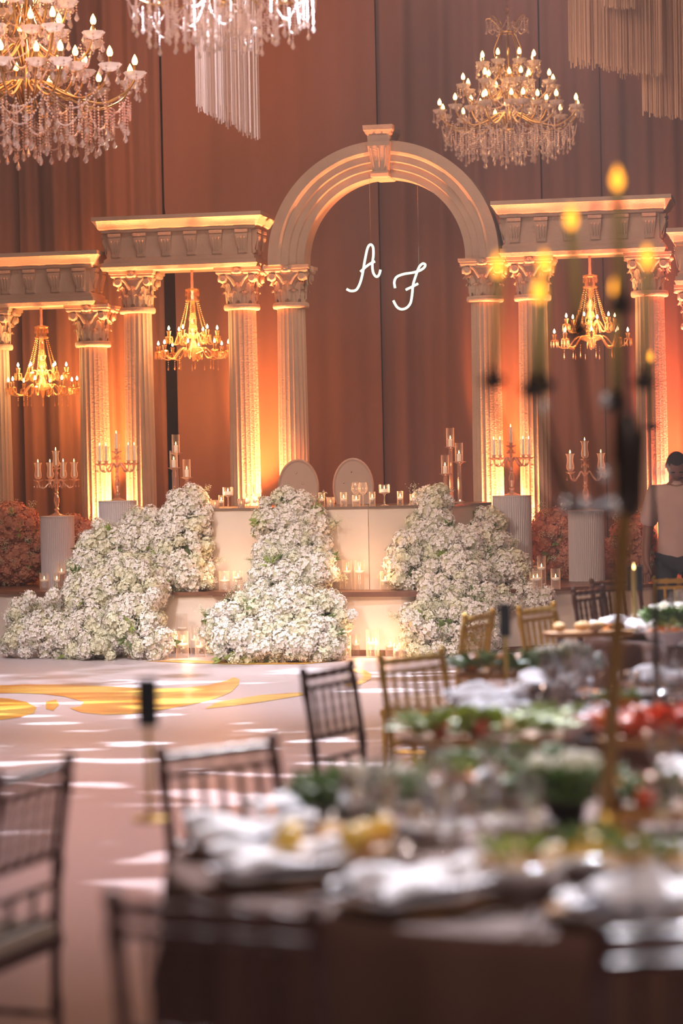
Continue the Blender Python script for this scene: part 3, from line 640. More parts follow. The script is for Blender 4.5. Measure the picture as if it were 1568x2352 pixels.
# ------------------------------------------------------------------ small chandeliers hung in the side bays
def make_small():
    t = thing('bay_chandelier', 'x', 'chandelier', group='small crystal chandeliers in the arcade bays')   # origin at the soffit hook, total drop about 1.0 m
    MB().lathe([(0.012, 0), (0.014, -0.04), (0.012, -0.08), (0.015, -0.12), (0.013, -0.18)], 8).build('hanger_sleeve', 'sleeve_pink', t, True)
    MB().lathe([(0.02, -0.175), (0.075, -0.19), (0.07, -0.20), (0.055, -0.21), (0.055, -0.29), (0.075, -0.295), (0.07, -0.31), (0.02, -0.32)], 12).build('top_bell', 'crystal_amber', t)
    MB().lathe([(0.015, -0.31), (0.03, -0.36), (0.02, -0.42), (0.045, -0.48), (0.03, -0.53), (0.05, -0.58), (0.02, -0.62), (0.03, -0.70), (0.06, -0.76), (0.03, -0.82), (0.01, -0.9)], 10).build('stem', 'crystal_amber', t)
    MB().lathe([(0.02, -0.83), (0.10, -0.80), (0.12, -0.77), (0.11, -0.765), (0.02, -0.79)], 16).build('bowl', 'crystal_amber', t)
    for i in range(12):
        a = 2 * PI * i / 12; c, s = math.cos(a), math.sin(a)
        obj('bead_swag', swag_mesh((0.06 * c, 0.06 * s, -0.31), (0.19 * c, 0.19 * s, -0.72), 0.03, 'crystal_amber', 0.0075, 0.018), t)
        obj('prism', drop_mesh(0.06, 0.008, 'crystal_amber'), t, (0.066 * c, 0.066 * s, -0.2))
    cup = MB().lathe([(0.005, -0.012), (0.035, -0.008), (0.042, 0.0), (0.03, 0.002), (0.015, 0.01), (0.018, 0.03), (0.024, 0.055), (0.02, 0.05), (0.004, 0.02)], 10, cap=False).mesh('cup', 'crystal_amber')
    slv = MB().lathe([(0.008, 0), (0.008, 0.06), (0.006, 0.065)], 6).mesh('candle_sleeve', 'dark_bronze')
    blb = bulb_mesh(0.012, 0.045, 'bulb_hot'); pr = drop_mesh(0.075, 0.007, 'crystal_amber')
    for (n, R, zc, off) in ((6, 0.24, -0.655, 0.35), (8, 0.35, -0.80, 0.1)):
        for i in range(n):
            a = off + 2 * PI * i / n; c, s = math.cos(a), math.sin(a)
            P = [(0.03, zc - 0.02), (R * 0.35, zc + 0.03), (R * 0.65, zc - 0.075), (R * 0.9, zc - 0.06), (R, zc - 0.01)]
            am = MB().tube(smooth_path([Vector((q * c, q * s, z)) for q, z in P], 4), 0.008, 5).build('arm', 'crystal_amber', t, True)
            p = (R * c, R * s, zc); obj('cup', cup, am, p); obj('candle_sleeve', slv, am, p); obj('bulb', blb, am, (p[0], p[1], zc + 0.065))
            for j in range(7):
                b = 2 * PI * j / 7; obj('prism', pr, am, (p[0] + 0.036 * math.cos(b), p[1] + 0.036 * math.sin(b), zc))
    lg = strand_mesh(0.07, 'crystal_amber', 0.005, 0.02, 0.06, 0.008)
    for i in range(10):
        a = 2 * PI * i / 10; R = 0.2 + 0.06 * (i % 2); obj('crystal_drop', lg, t, (R * math.cos(a), R * math.sin(a), -0.86))
    return t
sm_ = make_small(); cm = cmap(); us = []
for u, z, lab in ((-1.915, 3.615, 'small crystal chandelier with lit bulbs hanging in the left high bay before the dark gap'), (2.015, 3.615, 'small crystal chandelier hanging in the right high bay behind the tall blurred candles'), (-3.48, 3.295, 'small crystal chandelier hanging in the low bay at the left frame edge')):
    place(sm_, cm, us, aw(u, 0, z), -AA, lab); UP.append(point('bay_chandelier_glow', aw(u, -0.05, z - 0.62), 32, (1.0, 0.55, 0.2), 0.22))

# ------------------------------------------------------------------ sweetheart table, oval chairs
TF = [(at(372, 1170, 22.35)), (at(485, 1168, 21.85)), (at(845, 1163, 21.3)), (at(1040, 1160, 21.5)), (at(1128, 1157, 22.15))]
TF = [(p.x, p.y) for p in TF]; TZ = 1.288
def inset(L, d): return [(x, y + d) for x, y in L]
back = [(1.35, 22.75), (-1.65, 22.95)]
st = thing('sweetheart_table', 'long cream panelled head table with faceted front on the stage', 'table', (0, 0, 0))
st.location = (-0.1, 22.0, ZS)
def rel(L, z): return [(x + 0.1, y - 22.0, z - ZS) for x, y in L]
fr = inset(TF, 0.02)
for i in range(4):
    (x0, y0), (x1, y1) = fr[i], fr[i + 1]
    MB().loft([rel([(x0 + 0.002, y0), (x1 - 0.002, y1), (x1 - 0.002, y1 + 0.03), (x0 + 0.002, y0 + 0.03)], z) for z in (ZS, TZ - 0.02)]).build('front_panel', 'stage_panel', st)
(x0, y0), (x1, y1) = fr[4], back[0]
MB().loft([rel([(x0 - 0.03, y0 + 0.01), (x0, y0 + 0.01), (x1, y1), (x1 - 0.03, y1)], z) for z in (ZS, TZ - 0.02)]).build('side_panel', 'stage_panel', st)
(x0, y0), (x1, y1) = fr[0], back[1]
MB().loft([rel([(x0, y0 + 0.01), (x0 + 0.03, y0 + 0.01), (x1 + 0.03, y1), (x1, y1)], z) for z in (ZS, TZ - 0.02)]).build('side_panel', 'stage_panel', st)
MB().loft([rel(TF + back, TZ - 0.02), rel(TF + back, TZ)]).build('tabletop', 'table_top', st)
def make_oval():
    t = thing('oval_back_chair', 'x', 'chair', group='oval-back chairs at the head table')
    def ov(k, sx, sz, y): a = 2 * PI * k / 32; return (0.215 * sx * math.cos(a), y, 0.86 + 0.27 * sz * math.sin(a))
    MB().loft([[ov(k, .9, .92, 0.03) for k in range(32)], [ov(k, 1, 1, 0.02) for k in range(32)], [ov(k, 1, 1, -0.015) for k in range(32)], [ov(k, 0.94, 0.95, -0.03) for k in range(32)], [ov(k, 0.86, 0.88, -0.022) for k in range(32)]][::-1]).build('backrest', 'cream_leather', t)
    bk = MB().ell((0, 0, 0), (0.009, 0.006, 0.009), 8, 4).mesh('button', 'steel', True)
    for x, z in ((-0.02, 1.0), (0.045, 0.90), (-0.10, 0.90), (0.13, 0.80), (-0.02, 0.78), (0.05, 0.68), (-0.10, 0.70)): obj('button', bk, t, (x, 0.027, z)); 
    for x, z in ((-0.02, 1.0), (0.045, 0.90), (-0.10, 0.90), (0.13, 0.80), (-0.02, 0.78)): obj('button', bk, t, (x, -0.027, z))
    MB().loft([[(x * s_, y * s_ - 0.22, z) for x, y in ((-.22, -.2), (.22, -.2), (.24, 0), (.2, .2), (-.2, .2), (-.24, 0))] for s_, z in ((0.9, 0.38), (1, 0.40), (1, 0.46), (0.92, 0.49))]).build('seat', 'cream_leather', t)
    for x, y in ((-.18, -.38), (.18, -.38), (-.16, -.04), (.16, -.04)): MB().box((x, y, 0.2), (0.035, 0.035, 0.4)).build('leg', 'gold_paint', t)
    for x in (-.1, .1): MB().box((x, 0.0, 0.55), (0.03, 0.025, 0.3)).build('back_post', 'gold_paint', t)
    return t
ov = make_oval(); cm = cmap(); uo = []
p = at(686, 1160, 23.3); place(ov, cm, uo, (p.x, 23.3, ZS), 0, 'cream tufted oval-back chair, left of the pair behind the head table')
p = at(812, 1160, 23.3); place(ov, cm, uo, (p.x, 23.3, ZS), 0, 'cream tufted oval-back chair, right of the pair behind the head table')
for o in uo: o.scale = (0.93, 0.93, 1.04)

# ------------------------------------------------------------------ fluted pedestals with crystal candelabra
def make_pedestal(r, h):
    me = None
    t = thing('fluted_pedestal', 'x', 'pedestal', group='fluted white pedestals')
    n = 56
    MB().lathe([(r, 0), (r, h - 0.012)], n * 4, wob=lambda a, k: 1 - 0.028 * abs(math.sin(a * n / 2))).build('fluted_drum', 'white_lacquer', t)
    MB().lathe([(r * 1.005, h - 0.012), (r * 1.005, h)], 64).build('top_plate', 'white_lacquer', t)
    return t
def make_candelabrum():
    t = thing('crystal_candelabrum', 'x', 'candelabrum', group='crystal candelabra on the pedestals')
    MB().lathe([(0.075, 0), (0.078, 0.008), (0.05, 0.018), (0.03, 0.03), (0.016, 0.05), (0.028, 0.07), (0.014, 0.085), (0.02, 0.11), (0.028, 0.15), (0.026, 0.19), (0.014, 0.22), (0.026, 0.235), (0.014, 0.25), (0.018, 0.28), (0.018, 0.33), (0.03, 0.345), (0.012, 0.36), (0.016, 0.42), (0.03, 0.44), (0.012, 0.46), (0.02, 0.475)], 12).build('stem', 'crystal_clear', t)
    cup = MB().lathe([(0.006, -0.02), (0.02, -0.015), (0.045, -0.002), (0.052, 0.006), (0.04, 0.004), (0.018, 0.0), (0.016, 0.02), (0.022, 0.032), (0.012, 0.03), (0.01, 0.01)], 12, cap=False, wob=lambda a, k: 1 + (0.08 * math.cos(a * 6) if k in (2, 3) else 0)).mesh('cup', 'crystal_clear')
    hur = MB().lathe([(0.018, 0.015), (0.034, 0.03), (0.037, 0.06), (0.029, 0.10), (0.028, 0.13), (0.034, 0.165), (0.043, 0.178)], 18, cap=False).mesh('hurricane_glass', 'clear_glass', True)
    tap = MB().lathe([(0.0115, 0.02), (0.0105, 0.18), (0.009, 0.184)], 8).mesh('taper_candle', 'wax')
    bd = strand_mesh(0.05, 'crystal_clear', 0.004, 0.013, 0.03, 0.008)
    def head(par, p):
        obj('cup', cup, par, p); obj('hurricane_glass', hur, par, p); cn = obj('taper_candle', tap, par, p)
        obj('flame', FLAME, par, (p[0], p[1], p[2] + 0.184))
        for j in range(4): b = j * PI / 2 + 0.4; obj('bead_string', bd, par, (p[0] + 0.045 * math.cos(b), p[1] + 0.045 * math.sin(b), p[2]))
    for a in (195, 116, 300, 8):
        a = math.radians(a); c, s = math.cos(a), math.sin(a); R = 0.185
        am = MB().tube(smooth_path([Vector((q * c, q * s, z)) for q, z in ((0.015, 0.34), (0.05, 0.375), (0.085, 0.33), (0.13, 0.29), (0.17, 0.305), (R, 0.35))], 5), 0.0085, 6).build('arm', 'crystal_clear', t, True)
        head(am, (R * c, R * s, 0.37))
    ce = MB().lathe([(0.01, 0.47), (0.016, 0.49)], 8).build('socket', 'crystal_clear', t); head(ce, (0, 0, 0.49))
    return t
cd_ = make_candelabrum(); cm = cmap(); uc = []
for px, pt, Y, r_, where, rz in ((131, 1185, 23.1, 0.163, 'left', 0.0), (270, 1150, 22.55, 0.177, 'next', 0.25), (1175, 1138, 22.2, 0.178, 'right', 0.1), (1345, 1172, 22.2, 0.166, 'far', 0.35)):
    p = at(px, pt, Y); L = {'left': ('white fluted cylinder pedestal nearest the left frame edge', 'crystal candelabrum with five tapers on the leftmost pedestal'),
                            'next': ('tall white fluted pedestal rising behind the left flower mass', 'crystal candelabrum before the glowing pair of left columns'),
                            'right': ('tall fluted pedestal rising behind the right flower mass, beside the head table', 'crystal candelabrum before the glowing pair of columns right of the arch'),
                            'far': ('fluted pedestal standing free at the right between orange-lit flowers', 'crystal candelabrum on the free-standing right pedestal, partly hidden by blur')}[where]
    pd = make_pedestal(r_, p.z - ZS); pd.location = (p.x, Y, ZS); pd['label'] = L[0]
    place(cd_, cm, uc, (p.x, Y, p.z), rz, L[1], None, (0.93 if where != 'far' else 0.95))

# ------------------------------------------------------------------ crystal column holders
def make_holder(h, gh, label):
    t = thing('crystal_candle_holder', label, 'candle holder', group='crystal column candle holders')
    MB().lathe([(0.05, 0), (0.05, 0.008), (0.03, 0.014), (0.02, 0.03), (0.02, h - 0.03), (0.012, h - 0.02), (0.03, h - 0.008), (0.062, h + 0.006), (0.06, h + 0.01), (0.03, h + 0.002)], 10, wob=lambda a, k: 1 + 0.06 * math.cos(a * 5)).build('stem', 'crystal_clear', t)
    MB().lathe([(0.036, h + 0.005), (0.036, h + gh)], 20, cap=False).build('glass_tube', 'clear_glass', t, True)
    cn = MB().lathe([(0.019, h + 0.005), (0.019, h + 0.075), (0.015, h + 0.08)], 12).build('candle', 'wax', t)
    obj('flame', FLAME, cn, (0, 0, h + 0.08)); return t
bz = TZ
for px, py0, ptop, cy, Y, lab in ((404, 1160, 998, 1042, 22.6, 'tallest of the three crystal candle holders left of the head table'), (399, 1160, 1035, 1076, 22.45, 'middle-height crystal candle holder left of the head table'), (429, 1160, 1055, 1098, 22.5, 'lowest and rightmost of the three crystal candle holders left of the head table'),
                             (1034, 1157, 983, 1028, 22.5, 'tallest of the three crystal candle holders at the right end of the head table'), (1022, 1157, 1045, 1090, 22.3, 'lowest crystal candle holder at the right end of the head table'), (1054, 1157, 1017, 1062, 22.25, 'middle-height crystal candle holder nearest the right end of the head table')):
    c = at(px, cy, Y); tp = at(px, ptop, Y); b0 = bz
    o = make_holder(c.z - b0, tp.z - c.z, lab); o.location = (c.x, Y, b0)

# ------------------------------------------------------------------ candles in glass cylinders
def floating(px, py, wpx, hpx, z, Y=None, lab='', grp='', fl_=0.5):
    """glass cylinder of water with a floating candle; base at pixel (px, py)"""
    if Y is None: P = onz(px, py, z)
    else: P = at(px, py, Y); P.z = z
    s = FPX / P.y; r = wpx / 2 / s; h = hpx / s; wl = h * fl_
    t = thing('floating_candle_glass', lab, 'candle', (P.x, P.y, z), 0, grp)
    MB().lathe([(r * 0.96, 0), (r, 0.004), (r, h)], 20, cap=False).build('glass_cylinder', 'clear_glass', t, True)
    MB().lathe([(r * 0.92, 0.005), (r * 0.93, wl)], 16).build('water', 'water_glass', t, True)
    cn = MB().lathe([(r * 0.4, wl - 0.014), (r * 0.78, wl - 0.006), (r * 0.85, wl + 0.008), (r * 0.78, wl + 0.012), (r * 0.1, wl + 0.010)], 14).build('floating_candle', 'wax', t, True)
    obj('flame', FLAME, cn, (0, 0, wl + 0.012)); return t
rows = {
 ('floor', 'left'): [(272, 1509, 24, 50, .5), (316, 1509, 24, 52, .52), (343, 1502, 20, 46, .5), (367, 1510, 24, 50, .5), (391, 1502, 22, 48, .5), (421, 1500, 30, 92, .62), (419, 1511, 30, 62, .5), (447, 1503, 20, 66, .5), (461, 1509, 25, 48, .5)],
 ('floor', 'right'): [(794, 1512, 25, 52, .48), (818, 1506, 20, 50, .5), (860, 1500, 30, 100, .62), (856, 1511, 30, 66, .52), (886, 1503, 18, 46, .5), (897, 1507, 24, 42, .55), (912, 1511, 18, 34, .55), (932, 1510, 22, 36, .5)],
}
N2 = lambda i: ORD[i]
for (kind, side), L in rows.items():
    for i, (x, y, w_, h_, f_) in enumerate(sorted(L)):
        floating(x, y, w_, h_, 0.0, None, '%s candle glass from the left on the floor %s of the central flowers' % (N2(i), side), 'floating candles on the floor', f_)
deck = {
 'on the stage deck beside the leftmost pedestal': [(102, 1354, 21, 38, .52), (131, 1352, 14, 36, .5), (142, 1350, 18, 56, .6)],
 'on the stage deck between left and central flowers': [(414, 1358, 24, 40, .5), (450, 1358, 22, 62, .68), (472, 1357, 22, 42, .5), (484, 1354, 18, 44, .55), (516, 1358, 26, 46, .5), (531, 1354, 20, 48, .55), (547, 1358, 24, 46, .65), (563, 1352, 18, 70, .6)],
 'on the stage deck right of the central flowers': [(773, 1357, 22, 46, .5), (797, 1357, 24, 70, .62), (826, 1357, 24, 70, .62), (840, 1352, 20, 44, .5), (869, 1353, 24, 72, .6), (885, 1358, 24, 46, .5)],
 'on the stage deck near the free right pedestal': [(1225, 1350, 18, 36, .5), (1234, 1354, 22, 48, .5), (1244, 1349, 20, 72, .6), (1276, 1354, 22, 48, .5)]}
for where, L in deck.items():
    for i, (x, y, w_, h_, f_) in enumerate(sorted(L)):
        P = onz(x, y, ZS)
        floating(x, y, w_, h_, ZS, P.y + 0.03, '%s candle glass from the left %s' % (N2(i), where), 'floating candles on the stage deck', f_)
tt = [(478, 16, 22), (508, 13, 30), (586, 13, 30), (739, 15, 33), (789, 15, 33), (818, 19, 26), (855, 14, 33), (919, 14, 33), (948, 15, 26)]
TS = sorted(TF)
def tfront(x):
    for (x0, y0), (x1, y1) in zip(TF, TF[1:]):
        if x0 <= x <= x1: return y0 + (y1 - y0) * (x - x0) / (x1 - x0)
    return TF[0][1] if x < TF[0][0] else TF[-1][1]
def ttpt(px, d):
    P = at(px, 1165, 21.6); Y = tfront(P.x) + d; return at(px, 1165, Y).x, Y
for i, (x, w_, h_) in enumerate(tt):
    X, Y = ttpt(x, 0.09 + 0.03 * (i % 2)); 
    floating(x, 1160, w_, h_, TZ, Y, '%s slim floating-candle glass from the left on the head table' % N2(i), 'floating candles on the head table', .5)
def votive(px, w_, h_, lab, d=0.08):
    X, Y = ttpt(px, d); s = FPX / Y; r = w_ / 2 / s; h = h_ / s
    t = thing('diamond_votive', lab, 'candle', (X, Y, TZ), 0, 'cut-glass votives on the head table')
    MB().lathe([(r * 0.85, 0), (r * 0.88, h * 0.05), (r * 0.95, h * 0.5), (r, h), (r * 0.94, h), (r * 0.85, h * 0.1)], 16, cap=False, wob=lambda a, k: 1 + 0.04 * math.cos(a * 8 + k * PI)).build('cut_glass', 'crystal_clear', t)
    cn = MB().lathe([(r * 0.7, 0.004), (r * 0.7, h * 0.45)], 10).build('candle', 'wax', t); obj('flame', FLAME, cn, (0, 0, h * 0.45)); return t
for x, w_, h_, lab in ((494, 20, 19, 'diamond-cut votive at the left end of the head table'), (554, 19, 21, 'diamond-cut votive left of the wine glasses on the head table'), (606, 26, 26, 'larger diamond-cut votive left of the central flowers on the head table'), (759, 20, 22, 'diamond-cut votive between the two oval-back chairs')):
    votive(x, w_, h_, lab)
def stemmed(px, lab):
    X, Y = ttpt(px, 0.14)
    t = thing('stemmed_candle_glass', lab, 'candle', (X, Y, TZ), 0, 'stemmed candle glasses')
    MB().lathe([(0.035, 0), (0.035, 0.004), (0.006, 0.012), (0.005, 0.09), (0.012, 0.105), (0.046, 0.115), (0.048, 0.125), (0.048, 0.19)], 20, cap=False).build('stemmed_glass', 'clear_glass', t, True)
    cn = MB().lathe([(0.042, 0.12), (0.043, 0.15)], 14).build('candle', 'wax', t); obj('flame', FLAME, cn, (0, 0, 0.15))
stemmed(524, 'tall stemmed candle glass near the left end of the head table'); stemmed(883, 'tall stemmed candle glass right of the oval-back chairs')
for px, w_, h_, d, lab in ((436, 24, 26, 0.5, 'wide glass candle cup above the left flower column'), (983, 24, 27, 0.3, 'wide glass candle cup above the right flower column'), (566, 18, 24, 0.25, 'small candle cup beside the central flower top'), (712, 18, 24, 0.3, 'small candle cup behind the central flower top')):
    X, Y = ttpt(px, d); o = floating(px, 1150, w_, h_, TZ + (0.055 if w_ > 20 else 0), Y, lab, 'candle cups on the head table', .5)
    if w_ > 20:
        b = MB().lathe([(0.05, -0.055), (0.05, -0.048), (0.012, -0.04), (0.012, -0.008), (0.04, 0.0)], 14).build('foot', 'clear_glass', o)
# wine glasses
def wine_mesh(h, r, m):
    return MB().lathe([(r * 0.9, 0), (r * 0.9, 0.003), (r * 0.15, 0.008), (0.0045, 0.02), (0.0045, h * 0.46), (r * 0.5, h * 0.52), (r, h * 0.68), (r * 0.98, h * 0.78), (r * 0.76, h)], 18, cap=False).mesh('wine_glass', m, True)
WG = wine_mesh(0.21, 0.042, 'table_glass'); WG2 = wine_mesh(0.17, 0.036, 'table_glass'); FLU = MB().lathe([(0.032, 0), (0.032, 0.003), (0.004, 0.01), (0.004, 0.09), (0.02, 0.11), (0.028, 0.16), (0.024, 0.23)], 16, cap=False).mesh('flute', 'table_glass', True)
WGC = wine_mesh(0.21, 0.042, 'clear_glass')
for px, d, lab in ((574, 0.34, 'wine glass standing left of its twin at the left place of the head table'), (592, 0.3, 'wine glass standing right of its twin at the left place of the head table'), (818, 0.34, 'wine glass standing left of its twin before the right oval-back chair'), (834, 0.3, 'wine glass standing right of its twin before the right oval-back chair')):
    X, Y = ttpt(px, d); tag(obj('wine_glass', WGC, None, (X, Y, TZ)), lab, 'wine glass', 'wine glasses on the head table')
# candle glow: the flames' own light, one small lamp per cluster
for px, py, z, Y in ((365, 1480, 0.16, 21.0), (430, 1470, 0.2, 21.0), (820, 1480, 0.16, 20.6), (880, 1480, 0.16, 20.6)): p = at(px, py, Y); point('candle_glow', (p.x, Y, p.z), 2.6, (1.0, 0.5, 0.22), 0.04)
for px, Y in ((440, 21.7), (520, 21.5), (800, 21.0), (850, 21.0)): p = at(px, 1320, Y); point('candle_glow', (p.x, Y, 0.75), 2.6, (1.0, 0.5, 0.22), 0.04)
for px in (500, 600, 760, 830, 920): X, Y = ttpt(px, 0.12); point('candle_glow', (X, Y, TZ + 0.16), 1.2, (1.0, 0.5, 0.22), 0.03)

# ------------------------------------------------------------------ flowers
def head_mesh(seed, R, nfl, m):
    """one hydrangea head: a ball packed with small four-petalled florets, z up"""
    r = random.Random(seed); b = MB(); b.ell((0, 0, 0), (R * 0.84,) * 3, 9, 6); core = len(b.f)
    for i in range(nfl):
        z = 1 - 1.62 * (i + 0.5) / nfl; ph = i * 2.39996 + r.uniform(-0.2, 0.2); q = math.sqrt(max(0, 1 - z * z))
        n = Vector((q * math.cos(ph), q * math.sin(ph), z)); n = (n + Vector((r.uniform(-.22, .22), r.uniform(-.22, .22), r.uniform(-.22, .22)))).normalized()
        c = n * R * r.uniform(0.86, 1.08); u = n.orthogonal().normalized(); v = n.cross(u); a0 = r.random() * 6.3; s = R * r.uniform(0.24, 0.33)
        for k in range(4):
            a = a0 + k * PI / 2; d = u * math.cos(a) + v * math.sin(a); e = n.cross(d); lf = r.uniform(0.0, 0.5)
            tip = c + d * s + n * s * lf
            b.add([c - n * s * 0.1, c + d * s * 0.55 + e * s * 0.42 + n * s * (lf * .5 - .02), tip, c + d * s * 0.55 - e * s * 0.42 + n * s * (lf * .5 + .08)], [(0, 1, 2, 3)])
    me = b.mesh('hydrangea_head', [m, 'bloom_core' if m != 'petal_amber_lit' else 'petal_amber_lit']); 
    for i, p in enumerate(me.polygons):
        if i < core: p.material_index = 1
    return me
HW = [head_mesh(i, 0.070, 62, 'petal_white') for i in range(4)]; HC = [head_mesh(10 + i, 0.064, 56, 'petal_cream') for i in range(3)]
HP = [head_mesh(20 + i, 0.078, 62, 'petal_amber_lit') for i in range(3)]
def sprig_mesh(seed, L, nb, m='baby_breath', rb=0.0042):
    """spray of baby's breath: thin branching stems with tiny round blooms"""
    r = random.Random(seed); b = MB(); b.tube([(0, 0, 0), (0.01, 0, L * 0.5), (0, 0.01, L * 0.8)], 0.0012, 3); s0 = len(b.f)
    pts = []
    for k in range(nb):
        t = r.uniform(0.35, 1.0); a = r.random() * 6.3; q = L * 0.33 * r.uniform(0.2, 1)
        p = (q * math.cos(a), q * math.sin(a), L * t + r.uniform(-0.01, 0.02)); pts.append(p)
        if k % 3 == 0: b.tube([(0, 0, L * t * 0.6), p], 0.0008, 3)
    s1 = len(b.f)
    for p in pts: b.octa(p, rb * r.uniform(0.7, 1.3))
    me = b.mesh('baby_breath_spray', [m, 'stem_green'])
    for i, p in enumerate(me.polygons):
        if i < s1: p.material_index = 1
    return me
SP = [sprig_mesh(i, 0.13, 60) for i in range(3)] + [sprig_mesh(5, 0.19, 70)]
def leafy_mesh(seed, m='leaf_green', L=0.09, n=6):
    r = random.Random(seed); b = MB()
    for k in range(n):
        a = r.random() * 6.3; el = r.uniform(0.3, 1.2); d = Vector((math.cos(a) * math.cos(el), math.sin(a) * math.cos(el), math.sin(el))); e = d.cross(Vector((0, 0, 1))).normalized() * L * 0.22
        up = Vector((0, 0, 0.012)); p = d * L * 0.15
        b.add([p, p + d * L * 0.4 + e, p + d * L * 0.42 + up, p + d * L * 0.4 - e, p + d * L], [(0, 1, 2), (0, 2, 3), (1, 4, 2), (2, 4, 3)])
    return b.mesh('leaf_cluster', m)
LF = [leafy_mesh(1), leafy_mesh(2, 'leaf_light')]
def orient(o, n, spin):
    q = Vector((0, 0, 1)).rotation_difference(n); o.rotation_mode = 'QUATERNION'
    from mathutils import Quaternion
    o.rotation_quaternion = q @ Quaternion((0, 0, 1), spin)
def arrangement(label, ells, floor_of, seed, heads, cream=0.3, spacing=0.082, maxh=298, sprigs=0.5, hs=1.0, loose=()):
    """ells: (px, py, rx px, rz px, Y, depth m). Heads are packed over the outer surface of all the mounds together."""
    r = random.Random(seed); E_ = []
    for (px, py, rx, rz, Y, dy) in ells:
        c = at(px, py, Y); s = FPX / Y; E_.append((c, Vector((rx / s, dy, rz / s))))
    zb = min(c.z - R.z for c, R in E_); t = thing('flower_arrangement', label, 'flowers', (E_[0][0].x, E_[0][0].y, floor_of(E_[0][0])), 0)
    O = Vector(t.location); pts = []; tries = 0
    fb = MB()
    for c, R in E_:
        q = R * 0.76 - Vector((0.03, 0.03, 0.03)); zc = c.z
        fb.ell(tuple(c - O), (max(q.x, .03), max(q.y, .03), max(q.z, .03)), 10, 7)
    for i, v in enumerate(fb.v): fb.v[i] = (v[0], v[1], max(v[2], 0.02 - O.z + floor_of(Vector(v) + O)))
    fb.build('foliage_core', 'stem_green', t)['kind'] = 'stuff'
    tot = [R.x * R.z for c, R in E_]
    while tries < 26000 and len(pts) < maxh + 260:
        tries += 1; c, R = r.choices(E_, tot)[0]
        n = Vector((r.gauss(0, 1), r.gauss(0, 1), r.gauss(0, 1))).normalized()
        if n.y > 0.35: n.y = -n.y
        p = c + Vector((n.x * R.x, n.y * R.y, n.z * R.z)) * 0.93
        if p.z < floor_of(p) + 0.05: continue
        if any(((p.x - c2.x) / R2.x) ** 2 + ((p.y - c2.y) / R2.y) ** 2 + ((p.z - c2.z) / R2.z) ** 2 < 0.74 for c2, R2 in E_ if c2 is not c): continue
        if any((p - q[0]).length < spacing * hs for q in pts): continue
        nn = Vector((n.x / R.x, n.y / R.y, n.z / R.z)).normalized(); pts.append((p, nn))
    r.shuffle(pts); nh = 0
    for p, n in pts[:maxh]:
        o = obj('hydrangea_head', r.choice(heads if r.random() > cream else HC) if heads is HW else r.choice(heads), t, p - O + n * r.uniform(-0.012, 0.022), None, hs * r.uniform(0.72, 1.18)); orient(o, (n + Vector((0, -0.2, 0.3))).normalized(), r.random() * 6)
        if r.random() < sprigs * 1.1:
            k = r.randrange(4); s = obj('baby_breath_spray', SP[k], t, p - O + n * 0.0 + Vector((r.uniform(-.05, .05), 0, r.uniform(-.05, .05))), None, r.uniform(0.7, 1.05)); s['kind'] = 'stuff'; orient(s, (n + Vector((r.uniform(-.4, .4), -0.1, r.uniform(0, .5)))).normalized(), 0)
        if r.random() < 0.12:
            s = obj('leaf_cluster', r.choice(LF), t, p - O + Vector((r.uniform(-.05, .05), -0.02, r.uniform(-.05, .05)))); orient(s, n, r.random() * 6)
    for (px, py, fx, fy, Y, sc_) in loose:
        a = at(fx, fy, Y + 0.1) - O; b = at(px, py, Y) - O
        o = MB().tube([a, a.lerp(b, 0.55) + Vector((0, 0, 0.01)), b], 0.0035, 5).build('bloom_stem', 'stem_green', t)
        h = obj('hydrangea_head', r.choice(HW), o, b, None, sc_); orient(h, (b - a).normalized(), 0)
        for k in range(2): s = obj('baby_breath_spray', SP[k], t, a.lerp(b, 0.3)); s['kind'] = 'stuff'; orient(s, Vector((r.uniform(-.5, .5), -.2, 1)).normalized(), 0)
    return t, len(pts)
def sfy(x):
    for (x0, y0), (x1, y1) in zip(SF, SF[1:]):
        if x0 <= x <= x1: return y0 + (y1 - y0) * (x - x0) / (x1 - x0)
    return 24
def fl0(p): return ZS if p.y > sfy(p.x) + 0.02 else 0.0
Lm = [(115, 1462, 100, 52, 21.5, .26), (55, 1480, 42, 36, 21.55, .16), (62, 1412, 36, 30, 21.6, .14), (215, 1462, 80, 56, 21.35, .26), (310, 1430, 62, 56, 21.15, .24), (345, 1470, 40, 40, 21.0, .14), (222, 1495, 30, 20, 21.0, .1),
      (225, 1375, 76, 62, 21.6, .30), (300, 1350, 76, 62, 21.55, .30), (215, 1320, 52, 55, 21.9, .24), (250, 1270, 66, 50, 21.95, .26), (325, 1262, 66, 62, 22.0, .28), (330, 1215, 46, 34, 22.1, .18), (365, 1320, 40, 46, 21.8, .2),
      (436, 1172, 52, 42, 21.95, .17), (432, 1215, 50, 46, 21.85, .17), (425, 1265, 46, 46, 21.8, .18), (440, 1318, 42, 42, 21.75, .15), (380, 1255, 40, 40, 21.95, .2)]
Cm = [(664, 1172, 56, 42, 21.45, .14), (640, 1205, 52, 36, 21.4, .13), (706, 1215, 48, 40, 21.4, .13), (690, 1262, 68, 50, 21.3, .15), (630, 1290, 46, 44, 21.2, .15), (710, 1310, 50, 48, 21.1, .17), (635, 1340, 60, 42, 21.0, .18),
      (575, 1420, 72, 52, 20.75, .26), (660, 1405, 84, 52, 20.8, .26), (735, 1425, 54, 52, 20.7, .2), (520, 1450, 42, 50, 20.8, .18), (600, 1472, 106, 44, 20.55, .26), (705, 1472, 86, 44, 20.5, .26), (560, 1500, 70, 20, 20.5, .14)]
